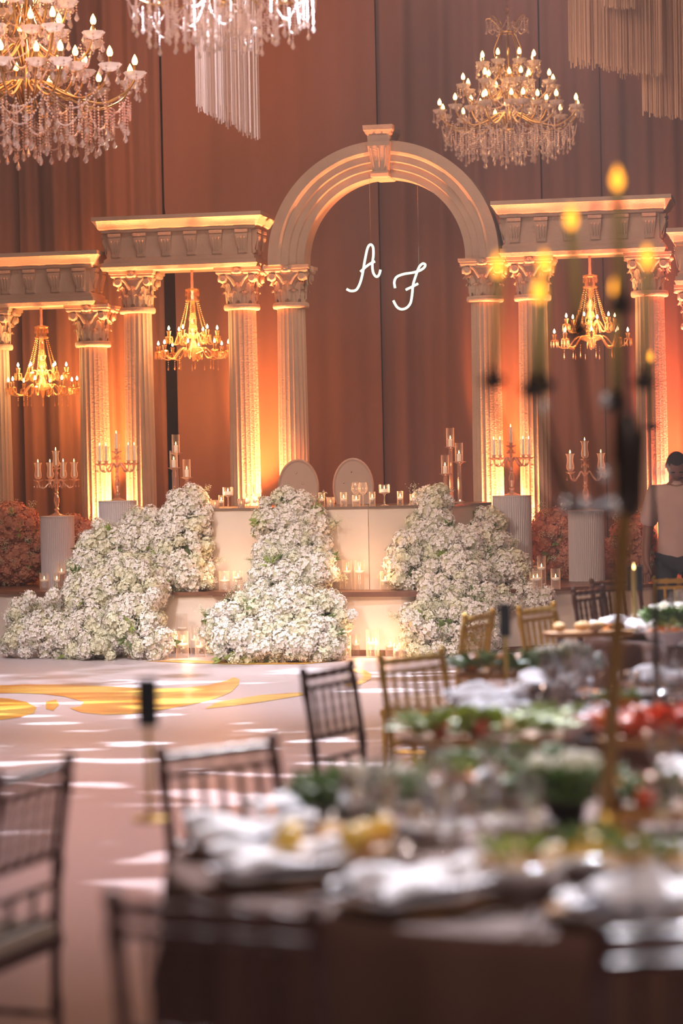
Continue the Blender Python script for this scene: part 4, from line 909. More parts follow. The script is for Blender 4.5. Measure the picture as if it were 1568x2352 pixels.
Rm = [(990, 1172, 44, 46, 21.55, .14), (986, 1215, 52, 40, 21.45, .15), (950, 1268, 48, 46, 21.3, .17), (934, 1312, 38, 34, 21.15, .14), (1035, 1270, 66, 52, 21.3, .22), (1105, 1262, 62, 48, 21.6, .24), (1112, 1205, 38, 22, 21.9, .1),
      (1140, 1315, 62, 54, 21.5, .25), (1040, 1330, 80, 50, 21.1, .25), (1175, 1350, 44, 40, 21.5, .2), (1015, 1390, 72, 50, 20.9, .25), (1100, 1385, 72, 50, 21.0, .25), (985, 1440, 58, 52, 20.75, .25), (1065, 1440, 76, 60, 20.7, .26), (1010, 1486, 62, 26, 20.65, .18), (1075, 1485, 50, 26, 20.6, .16), (1225, 1368, 34, 24, 21.1, .12)]
l1 = arrangement('white hydrangea mass spilling down the left side of the stage to the floor', Lm, fl0, 1, HW, 0.32, hs=1.14, loose=[(226, 1206, 246, 1262, 21.9, 0.9), (200, 1236, 225, 1275, 21.8, 0.9), (122, 1368, 126, 1430, 21.3, 0.95), (68, 1372, 92, 1425, 21.3, 0.85), (352, 1366, 346, 1400, 20.9, 0.95)])
l2 = arrangement('white hydrangea cascade down the middle of the head table to the floor', Cm, fl0, 2, HW, 0.28, hs=1.14, loose=[(808, 1413, 762, 1440, 20.5, 0.75), (506, 1400, 520, 1430, 20.6, 0.9)])
l3 = arrangement('white hydrangea mass spilling down the right side of the stage to the floor', Rm, fl0, 3, HW, 0.36, hs=1.14, loose=[(976, 1372, 985, 1400, 20.7, 0.9), (1190, 1357, 1170, 1385, 21.0, 0.85), (1255, 1368, 1235, 1395, 21.0, 0.85)])
zf = lambda p: ZS
l4 = arrangement('amber-lit hydrangea bank at the left edge behind the leftmost pedestal', [(25, 1215, 60, 45, 23.6, .25), (80, 1260, 50, 50, 23.6, .22), (30, 1290, 70, 45, 23.6, .25), (180, 1235, 28, 40, 23.5, .15), (185, 1285, 24, 40, 23.5, .12)], zf, 4, HP, 0, maxh=130, sprigs=0.4)
l5 = arrangement('orange-lit hydrangea bank behind the right side, left of the free pedestal', [(1275, 1215, 42, 34, 22.68, .2), (1285, 1275, 42, 50, 22.68, .2), (1245, 1250, 22, 30, 22.68, .14), (1300, 1310, 30, 25, 22.68, .15)], zf, 5, HP, 0, maxh=90, sprigs=0.5)
l6 = arrangement('orange-lit hydrangea bank between the free pedestal and the waiter', [(1455, 1235, 32, 38, 22.68, .2), (1465, 1290, 34, 42, 22.68, .2), (1410, 1290, 30, 46, 22.68, .2)], zf, 6, HP, 0, maxh=90, sprigs=0.5)
print('heads', [x[1] for x in (l1, l2, l3, l4, l5, l6)])

# ------------------------------------------------------------------ chiavari chairs
def make_chiavari(finish, name='chiavari_chair'):
    """bamboo-turned chair; origin on the floor under the seat centre, back towards -Y (sitter faces +Y)"""
    t = thing(name, 'x', 'chair')
    def turn(P, Q, r=0.0125, rings=5, par=t, nm='leg'):
        P = Vector(P); Q = Vector(Q); b = MB(); pts = []; rad = []
        n = rings * 4
        for k in range(n + 1):
            f = k / n; pts.append(P.lerp(Q, f)); m_ = k % 4
            rad.append(r * (1.35 if (m_ == 0 and 0 < k < n) else 1.0))
        b.tube(pts, rad, 8); return b.build(nm, finish, par, True)
    W, D, SH, BH = 0.19, 0.19, 0.45, 0.92
    for s in (-1, 1):
        pts = [(s * W, -D - 0.03, 0), (s * W, -D, 0.25), (s * W, -D, SH), (s * W, -D - 0.015, 0.68), (s * W, -D - 0.05, BH - 0.01)]
        b = MB(); sp = smooth_path([Vector(p) for p in pts], 6); b.tube(sp, [0.0135 * (1.35 if k % 5 == 2 else 1) for k in range(len(sp))], 8); b.ell((s * W, -D - 0.05, BH), (0.018, 0.018, 0.018)); b.build('back_post', finish, t, True)
        turn((s * W, D, 0), (s * W, D, SH), nm='leg')
        for z in (0.13, 0.26): turn((s * W, -D, z), (s * W, D, z), 0.008, 4, nm='stretcher')
    for z in (0.15, 0.28): turn((-W, D, z), (W, D, z), 0.008, 4, nm='stretcher')
    turn((-W, -D - 0.01, 0.2), (W, -D - 0.01, 0.2), 0.008, 4, nm='stretcher')
    def yb(z): return -D - 0.05 * max(0, (z - 0.5) / 0.42) ** 1.3
    for z, r in ((BH - 0.02, 0.014), (BH - 0.06, 0.009), (0.68, 0.010), (0.60, 0.008), (0.52, 0.008)): turn((-W, yb(z), z), (W, yb(z), z), r, 5, nm='back_rail')
    for i in range(5):
        x = -W + (i + 1) * 2 * W / 6; turn((x, yb(0.68), 0.68), (x, yb(BH - 0.06), BH - 0.06), 0.008, 4, nm='spindle')
    for i in range(2):
        x = -W + (i + 1) * 2 * W / 3; turn((x, yb(0.52), 0.52), (x, yb(0.60), 0.60), 0.007, 1, nm='spindle')
    MB().box((0, 0, SH), (2 * W + 0.03, 2 * D + 0.03, 0.03)).build('seat', finish, t)
    def q(k, o, z):
        return [(x * (W + 0.01) * o, y * (D + 0.01) * o, z) for x, y in ((-1, -.9), (-.9, -1), (.9, -1), (1, -.9), (1, .9), (.9, 1), (-.9, 1), (-1, .9))]
    MB().loft([q(0, 0.98, SH + 0.015), q(0, 1.0, SH + 0.03), q(0, 0.97, SH + 0.045), q(0, 0.85, SH + 0.055)]).build('cushion', 'seat_cloth', t)
    return t
chd = make_chiavari('shaded_gold_and_wood'); chg = make_chiavari('gold_paint'); cm = cmap(); ud = []; ug = []  # first prototype is the gold chair with shade put into its colour
def chair_by_back(kind, p_left, p_right, label, face=None):
    """place a chair whose back posts' tops stand near the two given floor points (as seen from behind)"""
    a = Vector(p_left); b = Vector(p_right); m = (a + b) / 2; d = b - a; ang = math.atan2(d.y, d.x)
    f = Vector((-math.sin(ang), math.cos(ang))); o = (m.x + f.x * 0.24, m.y + f.y * 0.24, 0)
    return place(chd if kind == 'd' else chg, cm, ud if kind == 'd' else ug, o, ang, label)
def tp(px, py): q = onz(px, py, 0.92); return (q.x, q.y)
def cb(kind, px, py, deg, label):
    """back centre top at pixel, deg: direction from left post to right post, seen in plan"""
    c = Vector(tp(px, py)); d = Vector((math.cos(math.radians(deg)), math.sin(math.radians(deg)))) * 0.19
    return chair_by_back(kind, c - d, c + d, label)
cb('d', 485, 2075, -24, 'shade-darkened gold spindle-back chair nearest the camera at the bottom')
cb('d', 80, 1762, 70, 'shade-darkened gold spindle-back chair cut by the left frame edge')
cb('d', 500, 1712, 222, 'shade-darkened gold spindle-back chair on the far left side of the nearest table')
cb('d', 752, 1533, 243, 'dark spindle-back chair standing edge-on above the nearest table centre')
cb('g', 945, 1502, 230, 'gold spindle-back chair with a bright yellow top rail before the right flowers')
cb('g', 1100, 1410, 66, 'gold spindle-back chair seen edge-on before the right flower mass')
cb('g', 1232, 1394, 238, 'bright gold spindle-back chair beside the black upright card')
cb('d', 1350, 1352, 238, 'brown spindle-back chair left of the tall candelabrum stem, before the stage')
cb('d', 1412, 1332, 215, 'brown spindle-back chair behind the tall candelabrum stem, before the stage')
cb('g', 1570, 1326, 190, 'gold spindle-back chair by the waiter at the right edge')
cb('d', 1650, 2120, 10, 'shade-darkened gold spindle-back chair cut by the right edge at the bottom')

# ------------------------------------------------------------------ round tables and what stands on them
TH = 0.76
T = [((0.66, 5.55), 1.07, 'nearest round table'), ((1.30, 8.60), 1.0, 'middle round table'), ((2.25, 12.4), 1.0, 'far round table')]
for i, ((cx, cy), R, nm) in enumerate(T):
    t = thing('round_table', ['round table in dark brown cloth filling the bottom of the frame', 'round brown-clothed table in the middle right, with a food board', 'round table farthest back at the right, before the waiter'][i], 'table', (cx, cy, 0), 0, 'round banquet tables')
    MB().lathe([(0.28, 0), (0.28, 0.03), (0.05, 0.05), (0.05, TH - 0.045)], 20).build('pedestal_base', 'dark_bronze', t)
    MB().lathe([(R - 0.01, TH - 0.045), (R - 0.01, TH - 0.008)], 64).build('tabletop', 'shaded_gold_and_wood', t)
    n = 160
    b = MB(); ph = rnd.random() * 6
    prof = [(0.001, TH - 0.004), (R * 0.5, TH - 0.004), (R - 0.012, TH - 0.004), (R + 0.002, TH - 0.012), (R + 0.012, TH - 0.05), (R + 0.03, TH - 0.3), (R + 0.05, 0.30), (R + 0.07, 0.012)]
    b.lathe(prof, n, cap=False, wob=lambda a, k: 1 + (0 if k < 4 else (0.010 * (k - 3)) * (math.sin(a * 22 + ph) + 0.5 * math.sin(a * 37 + ph)) * 0.6))
    o = b.build('tablecloth', 'brown_satin', None, True); o.location = (cx, cy, 0)
    tag(o, ['dark brown satin cloth over the nearest round table', 'brown cloth over the middle round table', 'brown cloth over the farthest round table'][i], 'tablecloth', 'brown tablecloths')
TT = TH
PL = MB().lathe([(0.05, 0), (0.075, 0.003), (0.105, 0.014), (0.135, 0.020), (0.137, 0.022), (0.104, 0.018), (0.072, 0.008), (0.001, 0.007)], 32, cap=False).mesh('dinner_plate', 'china', True)
BW = MB().lathe([(0.035, 0), (0.06, 0.012), (0.085, 0.035), (0.09, 0.04), (0.082, 0.036), (0.055, 0.016), (0.001, 0.012)], 28, cap=False).mesh('bowl', 'china', True)
CH = MB().lathe([(0.09, 0), (0.12, 0.004), (0.160, 0.012), (0.162, 0.014), (0.118, 0.010), (0.001, 0.009)], 36, cap=False).mesh('charger_plate', 'charger_gold', True)
def napkin_mesh(seed):
    r = random.Random(seed); b = MB(); p = r.random() * 6
    def fn(u, v):
        x = (u - 0.5) * 0.26; y = (v - 0.5) * 0.13; z = 0.012 + 0.018 * abs(math.sin(v * PI * 1.0)) + 0.012 * math.sin(u * 9 + p + v * 3) * math.sin(v * PI) + 0.01 * math.sin(v * 14 + u * 2)
        return (x * (1 + 0.12 * math.sin(v * 7 + p)), y + 0.012 * math.sin(u * 6), max(z, 0.003))
    b.grid(fn, 14, 10); o = len(b.v)
    b.add([(-0.13, -0.065, 0.0), (0.13, -0.065, 0.0), (0.13, 0.065, 0.0), (-0.13, 0.065, 0.0)], [(3, 2, 1, 0)]); return b.mesh('napkin', 'linen', True)
NK = [napkin_mesh(i) for i in range(3)]
for _m in NK: _m.transform(Matrix.Diagonal((1.12, 1.5, 1.35, 1)))
KN = MB().box((0, -0.05, 0.004), (0.014, 0.09, 0.004)).box((0, 0.05, 0.003), (0.018, 0.12, 0.002), taper=0.9).mesh('knife', 'steel')
FK = MB().box((0, -0.04, 0.004), (0.010, 0.11, 0.004)).box((0, 0.035, 0.004), (0.02, 0.04, 0.003))
for k in (-1.5, -0.5, 0.5, 1.5): FK.box((k * 0.0055, 0.075, 0.004), (0.003, 0.045, 0.002))
FK = FK.mesh('fork', 'steel')
TB = MB().lathe([(0.03, 0), (0.034, 0.004), (0.038, 0.09), (0.036, 0.09), (0.03, 0.01)], 18, cap=False).mesh('tumbler', 'table_glass', True)
TNM = ['nearest', 'middle', 'far']
def setting(ti, ang, wh=''):
    (cx, cy), R, _ = T[ti]; rr = R - 0.20; a = math.radians(ang); c, s = math.cos(a), math.sin(a); tn = TNM[ti]
    def P(rad, tan, z=TT): return (cx + rad * c - tan * s, cy + rad * s + tan * c, z)
    g = 'on the %s round table' % tn; gl = 'on the %s round table, %s' % (tn, wh)
    tag(obj('charger_plate', CH, None, P(rr, 0), (0, 0, a)), 'coppery charger plate ' + gl, 'plate', 'charger plates ' + g)
    tag(obj('dinner_plate', PL, None, P(rr, 0, TT + 0.012), (0, 0, a)), 'white dinner plate ' + gl, 'plate', 'dinner plates ' + g)
    tag(obj('napkin', rnd.choice(NK), None, P(rr + 0.01, 0, TT + 0.028), (0, 0, a + rnd.choice((0, PI / 2)) + rnd.uniform(-.3, .3))), 'white folded linen napkin ' + gl, 'napkin', 'napkins ' + g)
    tag(obj('knife', KN, None, P(rr, 0.185), (0, 0, a + PI / 2)), 'steel knife ' + gl, 'knife', 'knives ' + g)
    tag(obj('fork', FK, None, P(rr, -0.185), (0, 0, a + PI / 2)), 'steel fork ' + gl, 'fork', 'forks ' + g)
    tag(obj('wine_glass', WG, None, P(rr - 0.24, 0.07)), 'large clear wine glass ' + gl, 'wine glass', 'large wine glasses ' + g)
    tag(obj('wine_glass', WG2, None, P(rr - 0.22, -0.03)), 'small clear wine glass ' + gl, 'wine glass', 'small wine glasses ' + g)
    tag(obj('tumbler', TB, None, P(rr - 0.21, 0.16)), 'clear water tumbler ' + gl, 'glass', 'water tumblers ' + g)
    if rnd.random() < 0.5: tag(obj('champagne_flute', FLU, None, P(rr - 0.30, 0.0)), 'slim clear champagne flute ' + gl, 'wine glass', 'champagne flutes ' + g)
for ti, angs in ((0, (177, 205, 233, 262, 292, 325, 5, 147, 110, 70)), (1, (165, 200, 235, 270, 305, 340, 130, 95, 60, 20)), (2, (170, 205, 240, 275, 310, 345, 130, 90, 50, 10))):
    for front in (True, False):
        row = sorted([a for a in angs if (math.sin(math.radians(a)) < 0) == front], key=lambda a: math.cos(math.radians(a)))
        for k, a in enumerate(row): setting(ti, a, '%s place from left, %s side' % (ORD[k], 'near' if front else 'far'))

# food, greens and centrepieces
ROLL = MB().ell((0, 0, 0.022), (0.045, 0.03, 0.022), 12, 8).mesh('bread_roll', 'bread', True)
def round_food(name, m, r): return MB().ell((0, 0, r * 0.9), (r, r, r * 0.9), 12, 8).ell((0, 0, r * 1.78), (r * 0.15, r * 0.15, r * 0.1), 6, 3).mesh(name, m, True)
TOM = round_food('tomato', 'red_food', 0.032); ORA = round_food('orange', 'orange_food', 0.038); LIM = round_food('lime', 'green_food', 0.03); LEM = round_food('lemon', 'yellow_food', 0.03)
SLI = MB().lathe([(0.04, 0), (0.045, 0.006), (0.04, 0.012)], 14).mesh('orange_slice', 'orange_food')
def garnish(seed, m, R, n, L):
    r = random.Random(seed); b = MB()
    for k in range(n):
        a = r.random() * 6.3; q = R * math.sqrt(r.random()); el = r.uniform(0.2, 1.3); h = r.random() * R * 0.35
        d = Vector((math.cos(a + r.uniform(-1, 1)) * math.cos(el), math.sin(a + r.uniform(-1, 1)) * math.cos(el), math.sin(el))); e = d.cross(Vector((0, 0, 1))).normalized() * L * 0.3; p = Vector((q * math.cos(a), q * math.sin(a), 0.004 + h))
        b.add([p, p + d * L * 0.5 + e, p + d * L * 0.5 + Vector((0, 0, .01)), p + d * L * 0.5 - e, p + d * L], [(0, 1, 2), (0, 2, 3), (1, 4, 2), (2, 4, 3)])
    return b.mesh('greens', m)
def food_board(px, py, rx, ry, rot, label, items, gm, seed):
    P = onz(px, py, TT + 0.03); r = random.Random(seed); t = thing('serving_board', label, 'serving board', (P.x, P.y, TT), rot)
    MB().loft([[(rx * (1 - o) * math.cos(2 * PI * k / 24), ry * (1 - o) * math.sin(2 * PI * k / 24), z) for k in range(24)] for o, z in ((0.04, 0.035), (0, 0.045), (0, 0.058), (0.03, 0.062))]).build('board', 'board_wood', t)
    for x, y in ((-.6, -.5), (.6, -.5), (.6, .5), (-.6, .5)): MB().lathe([(0.014, 0), (0.016, 0.036)], 8, (x * rx, y * ry, 0)).build('foot', 'shaded_gold_and_wood', t)
    mw = t.matrix_basis if False else Matrix.Translation(t.location) @ Matrix.Rotation(rot, 4, 'Z')
    pos = []
    for it, n, cat, lab in items:
        made = []
        for i in range(n):
            for _ in range(60):
                a = r.random() * 6.3; q = math.sqrt(r.random()) * 0.85; x, y = rx * q * math.cos(a), ry * q * math.sin(a)
                if all((x - u) ** 2 + (y - v) ** 2 > 0.066 ** 2 for u, v in pos): break
            else: continue
            pos.append((x, y)); w_ = mw @ Vector((x, y, 0.063))
            made.append(obj(it.name.split('.')[0], it, None, w_, (0, 0, r.random() * 6)))
        for k, o in enumerate(sorted(made, key=lambda q: q.location.x)): tag(o, '%s %s from left on the %s' % (ORD[k], lab, label.split(',')[0]), cat, 'pieces of %s on the %s' % (it.name, label.split(',')[0]))
    if gm:
        o = obj('garnish', garnish(seed, gm, min(rx, ry) * 0.9, 120, 0.055), None, mw @ Vector((0, 0, 0.063)), (0, 0, 0), (rx / min(rx, ry), ry / min(rx, ry), 1)); o['kind'] = 'stuff'
        tag(o, 'leafy green garnish heaped on the ' + label.split(',')[0], 'greens')
food_board(1110, 1712, 0.26, 0.13, 0.1, 'long wooden board on the middle round table, with greens', [(ROLL, 3, 'bread', 'brown bread roll'), (LIM, 3, 'fruit', 'green lime'), (TOM, 3, 'tomato', 'red tomato')], 'green_food', 31)
food_board(1510, 1710, 0.20, 0.14, 0.3, 'wooden board at the right edge, piled with red food', [(TOM, 6, 'tomato', 'ripe tomato'), (ORA, 4, 'fruit', 'round orange')], 'red_food', 32)
food_board(1160, 1560, 0.20, 0.10, -0.2, 'small wooden board behind the long one, with greens', [(ORA, 3, 'fruit', 'small orange'), (ROLL, 3, 'bread', 'bread roll')], 'leaf_green', 33)
food_board(1350, 1444 + 20, 0.0 + 0.22, 0.10, 0, 'wooden board on the far table, with rolls', [(ROLL, 5, 'bread', 'crusty roll')], None, 34)
food_board(770, 1975, 0.17, 0.10, 0.4, 'low wooden board on the nearest table, with lemons', [(LEM, 5, 'fruit', 'yellow lemon'), (ROLL, 2, 'bread', 'golden roll')], None, 35)
food_board(1180, 1800, 0.16, 0.10, 0.2, 'board left of the candelabrum, with slices', [(SLI, 6, 'fruit', 'orange slice'), (ROLL, 3, 'bread', 'small brown roll')], 'leaf_green', 36)
food_board(1530, 1880, 0.16, 0.11, 0.2, 'board right of the candelabrum, with oranges', [(ORA, 4, 'fruit', 'bright orange'), (TOM, 3, 'tomato', 'bright tomato')], 'leaf_green', 37)
def centrepiece(px, py, z, R, label, seed, m='leaf_green'):
    P = onz(px, py, z); t = thing('table_flowers', label, 'flowers', (P.x, P.y, TT)); r = random.Random(seed)
    MB().lathe([(R * 0.35, 0), (R * 0.45, 0.06), (R * 0.42, 0.075)], 16).build('bowl', 'dark_bronze', t)
    g = garnish(seed, m, R, 320, 0.07); o = obj('foliage', g, t, (0, 0, 0.05)); o['kind'] = 'stuff'
    for i in range(4):
        a = r.uniform(0.2, 3.0); h = obj('hydrangea_head', r.choice(HW), t, (R * 0.7 * math.cos(a), R * 0.5 * math.sin(a), 0.10 + 0.03 * r.random()), None, 0.62)
centrepiece(820, 1868, 0.80, 0.135, 'dark green posy with pale blooms in the centre of the nearest table', 1)
centrepiece(1290, 1548, 0.80, 0.12, 'green posy on the middle round table behind the food', 2)
centrepiece(1540, 1440, 0.80, 0.12, 'green posy with pale blooms on the far round table', 3)
centrepiece(1300, 1850, 0.80, 0.12, 'low dark posy beside the tall candelabrum base', 4)
def salad(px, py, m, m2, label, seed):
    P = onz(px, py, TT + 0.04); r = random.Random(seed); t = thing('salad_bowl', label, 'food bowl', (P.x, P.y, TT), 0, 'bowls of food')
    MB().lathe([(0.045, 0), (0.05, 0.006), (0.09, 0.035), (0.115, 0.07), (0.112, 0.072), (0.085, 0.04), (0.001, 0.014)], 24, cap=False).build('bowl', 'china', t, True)
    f = MB()
    for k in range(34): a = r.random() * 6.3; q = 0.085 * math.sqrt(r.random()); f.ell((q * math.cos(a), q * math.sin(a), 0.062 + (0.085 - q) * 0.4), (0.02, 0.016, 0.012), 7, 4)
    f.build('food_pieces', m, t, True)['kind'] = 'stuff'
    g = obj('herb_garnish', garnish(seed, m2, 0.06, 40, 0.04), t, (0, 0, 0.075)); g['kind'] = 'stuff'
salad(1015, 1815, 'orange_food', 'green_food', 'white bowl of orange food behind the nearest posy, right of it', 51)
salad(1185, 2010, 'bread', 'green_food', 'white bowl of brown food right of the central near plate', 52)
salad(1350, 1985, 'yellow_food', 'leaf_green', 'white bowl of yellow food left of the right near plates', 53)
salad(1490, 2010, 'bread', 'leaf_light', 'white bowl of brown food at the right edge of the nearest table', 54)
salad(1290, 1672, 'red_food', 'leaf_light', 'white bowl of red food beyond the long wooden board', 55)
salad(1420, 1640, 'orange_food', 'green_food', 'white bowl of orange food just right of the candelabrum stem', 56)
salad(1530, 1463, 'orange_food', 'leaf_light', 'white bowl of orange food on the far round table', 57)
BL = [(930, 1900), (1215, 1905), (1320, 1600), (1500, 1960), (640, 1975), (1180, 1605), (1470, 1600)]
for i, (x, y) in enumerate(BL):
    P = onz(x, y, TT + 0.02); tag(obj('bowl', BW, None, (P.x, P.y, TT), (0, 0, i)), ['white side bowl left of the candelabrum base on the nearest table', 'white side bowl just left of the candelabrum foot', 'white bowl on the middle table by the green posy', 'white bowl at the right edge of the nearest table', 'white bowl near the left glasses on the nearest table', 'white bowl at the back of the middle table', 'white bowl right of the candelabrum stem on the middle table'][i], 'bowl', 'white side bowls')

# ------------------------------------------------------------------ tall candelabrum close to the camera
YC = 5.95
cb0 = onz(1392, 1925, TT); YC = cb0.y
tc_ = thing('tall_candelabrum', 'very tall gilded multi-arm candelabrum with lit candles, blurred close to the camera', 'candelabrum', (cb0.x, cb0.y, TT))
def CP(px, py, dy=0.0): return at(px, py, YC + dy) - Vector((cb0.x, cb0.y, TT))
MB().lathe([(0.11, 0), (0.11, 0.01), (0.05, 0.025), (0.02, 0.05), (0.016, 0.09)], 24).build('base', 'gold_paint', tc_, True)
hub = CP(1441, 1085)
MB().tube(smooth_path([Vector((0, 0, 0.06)), CP(1403, 1700), CP(1420, 1400), hub], 6), 0.019, 12).build('stem', 'aged_gold', tc_, True)
h0 = hub; MB().lathe([(0.012, -0.11), (0.026, -0.09), (0.032, -0.02), (0.036, 0.03), (0.034, 0.09), (0.018, 0.13), (0.012, 0.14)], 14, tuple(h0)).build('hub', 'dark_bronze', tc_, True)
arms = [(1133, 875, 1143, 606, -0.06), (1222, 895, 1237, 665, -0.14), (1246, 885, 1250, 600, 0.12), (1330, 757, 1311, 498, 0.05), (1425, 702, 1417, 408, -0.03), (1413, 930, 1415, 655, 0.17), (1478, 878, 1485, 588, 0.1)]
gap = MB().lathe([(0.012, -0.02), (0.03, -0.006), (0.034, 0.006), (0.016, 0.012), (0.016, 0.03)], 12).mesh('candle_cup', 'dark_bronze', True)
nf = MB().lathe([(0.0005, 0), (0.010, 0.008), (0.0135, 0.022), (0.010, 0.038), (0.0008, 0.058)], 10).mesh('flame', 'near_flame', True)
for (x, y, fx, fy, dy) in arms:
    c = CP(x, y, dy); f = CP(fx, fy, dy); s0 = h0 + Vector((0, 0, -0.05))
    mid = Vector((c.x * 0.6 + s0.x * 0.4, c.y * 0.6 + s0.y * 0.4, min(c.z, s0.z) - 0.03))
    am = MB().tube(smooth_path([s0, mid, Vector((c.x, c.y, c.z - 0.06)), c - Vector((0, 0, 0.015))], 6), 0.006, 6).build('arm', 'dark_bronze', tc_, True)
    obj('candle_cup', gap, am, c)
    cn = MB().tube([c + Vector((0, 0, 0.005)), f - Vector((0, 0, 0.03))], 0.0125, 10).build('candle', 'wax_dark', am, True)
    obj('flame', nf, am, f - Vector((0, 0, 0.03)))
dr = MB().ell((0, 0, 0), (0.014, 0.014, 0.016), 14, 10).mesh('crystal_ball', 'mirror_crystal', True)
for (x, y, dy) in ((1298, 1153, -0.1), (1341, 1153, -0.05), (1412, 1163, -0.12), (1387, 1087, 0.0), (1520, 1085, 0.0), (1390, 917, 0.05), (1248, 933, 0.0)):
    p = CP(x, y, dy); o = obj('crystal_ball', dr, tc_, p); MB().tube([p, p + Vector((0, 0, 0.09 + abs(p.x - h0.x) * 0.2))], 0.0012, 4).build('wire', 'gold_paint', tc_)
# a second, farther candelabrum candle at the right and upright candle on the far table
q = onz(1508, 1625, TT); t = thing('slim_candlestick', 'slim dark candlestick with one lit candle, right of the tall candelabrum', 'candlestick', (q.x, q.y, TT))
tz = at(1508, 975, q.y).z - TT; fz = at(1512, 830, q.y).z - TT
MB().lathe([(0.06, 0), (0.06, 0.008), (0.012, 0.02), (0.008, tz * 0.5), (0.008, tz - 0.02), (0.03, tz - 0.005), (0.03, tz)], 12).build('stick', 'dark_bronze', t, True)
MB().lathe([(0.011, tz), (0.010, fz)], 10).build('candle', 'wax_dark', t); obj('flame', nf, t, (0, 0, fz), None, 0.7)
q = onz(1458, 1462, TT); t = thing('table_candle', 'tall pale green candle before the black card on the far table', 'candle', (q.x, q.y, TT)); hz = at(1458, 1308, q.y).z - TT
MB().lathe([(0.04, 0), (0.04, 0.01), (0.014, 0.02), (0.018, 0.04)], 12).build('holder', 'gold_paint', t); MB().lathe([(0.013, 0.03), (0.012, hz)], 10).build('candle', 'wax_dark', t); obj('flame', FLAME, t, (0, 0, hz))
# table number cards on slim gilt posts
def card(px, base_py, top_py, bot_py, wpx, label):
    q = onz(px, base_py, TT); t = thing('table_card_stand', label, 'table card', (q.x, q.y, TT), 0, 'black cards on slim posts'); s = FPX / q.y
    zt = at(px, top_py, q.y).z - TT; zb = at(px, bot_py, q.y).z - TT; w_ = wpx / s
    MB().lathe([(0.045, 0), (0.045, 0.008), (0.008, 0.014), (0.008, zb)], 14).build('post', 'gold_paint', t)
    MB().box((0, 0, (zt + zb) / 2), (w_, 0.02, zt - zb)).build('card', 'black_card', t)
card(345, 1885, 1558, 1668, 46, 'black upright card on a pale gilt post at the left of the nearest table')
card(1162, 1588, 1386, 1462, 24, 'black upright card before the right flower mass, beside the gold chair')
card(1460, 1440, 1300, 1356, 34, 'black upright card behind the pale green candle on the far table')

# settle the small table things: any glass, bowl or piece of cutlery standing in something else is moved to free cloth nearby
big_r = {'charger_plate': 0.163, 'serving_board': 0.0, 'table_flowers': 0.15, 'salad_bowl': 0.118, 'tall_candelabrum': 0.115, 'slim_candlestick': 0.062, 'table_candle': 0.042, 'table_card_stand': 0.048}
small_r = {'bowl': 0.092, 'wine_glass': 0.044, 'tumbler': 0.04, 'champagne_flute': 0.035, 'knife': 0.10, 'fork': 0.10}
occ = []
bpy.context.view_layer.update()
def kind_of(o): return o.name.split('.')[0]
tops = [o for o in col.objects if o.parent is None and abs(o.location.z - TT) < 0.02 and o.location.y < 14]
for o in tops:
    k = kind_of(o)
    if k == 'serving_board':
        b = [c for c in o.children if c.name.startswith('board')][0].data.vertices; rx = max(v.co.x for v in b); ry = max(v.co.y for v in b); th = o.rotation_euler.z
        for f in (-0.75, -0.35, 0, 0.35, 0.75): occ.append((o.location.x + math.cos(th) * rx * f, o.location.y + math.sin(th) * rx * f, ry * (1.02 if abs(f) < 0.5 else 0.8)))
    elif k in big_r: occ.append((o.location.x, o.location.y, big_r[k]))
def pts_of(k, x, y, th): return [(x, y, small_r[k])] if k not in ('knife', 'fork') else [(x - math.sin(th) * f, y + math.cos(th) * f, 0.014) for f in (-0.08, -0.04, 0, 0.04, 0.08)]
def free(P): return all((x - a) ** 2 + (y - b) ** 2 > (r_ + q) ** 2 for x, y, r_ in P for a, b, q in occ)
def on_table(x, y, m): return any((x - c[0]) ** 2 + (y - c[1]) ** 2 < (R_ - m) ** 2 for c, R_, _ in T)
groups_ = {k: [q for q in tops if kind_of(q) == k] for k in small_r}
for k in ('knife', 'fork', 'wine_glass', 'tumbler', 'champagne_flute', 'bowl'):
    for o in groups_[k]:
        x0, y0, th = o.location.x, o.location.y, o.rotation_euler.z; done = False
        for ring in range(0, 9):
            for j in range(1 if ring == 0 else 14):
                a = 2 * PI * j / 14; x = x0 + 0.03 * ring * math.cos(a); y = y0 + 0.03 * ring * math.sin(a); P_ = pts_of(k, x, y, th)
                if free(P_) and on_table(x, y, 0.06): o.location.x = x; o.location.y = y; occ += P_; done = True; break
            if done: break
        if not done: bpy.data.objects.remove(o)

# ------------------------------------------------------------------ the waiter at the right edge
def skin_fig(name, pts, edges, mat_, parent, lv=2):
    me = bpy.data.meshes.new(name); me.from_pydata([p for p, _ in pts], edges, []); o = obj(name, me, parent)
    me.materials.append(M[mat_]); md = o.modifiers.new('skin', 'SKIN'); md.use_smooth_shade = True
    lay = me.skin_vertices[0].data if me.skin_vertices else None
    if lay is None:
        bm = bmesh.new(); bm.from_mesh(me); bm.verts.layers.skin.verify(); bm.to_mesh(me); bm.free(); lay = me.skin_vertices[0].data
    for i, (_, rr) in enumerate(pts):
        lay[i].radius = rr if isinstance(rr, tuple) else (rr, rr); lay[i].use_root = (i == 0)
    s = o.modifiers.new('sub', 'SUBSURF'); s.levels = lv; s.render_levels = lv; return o
WP = at(1556, 1130, 18.6); wt = thing('person', 'person in a cream short-sleeved shirt and black trousers, head bowed, standing at the right edge', 'person', (WP.x, 18.6, 0), -0.25)
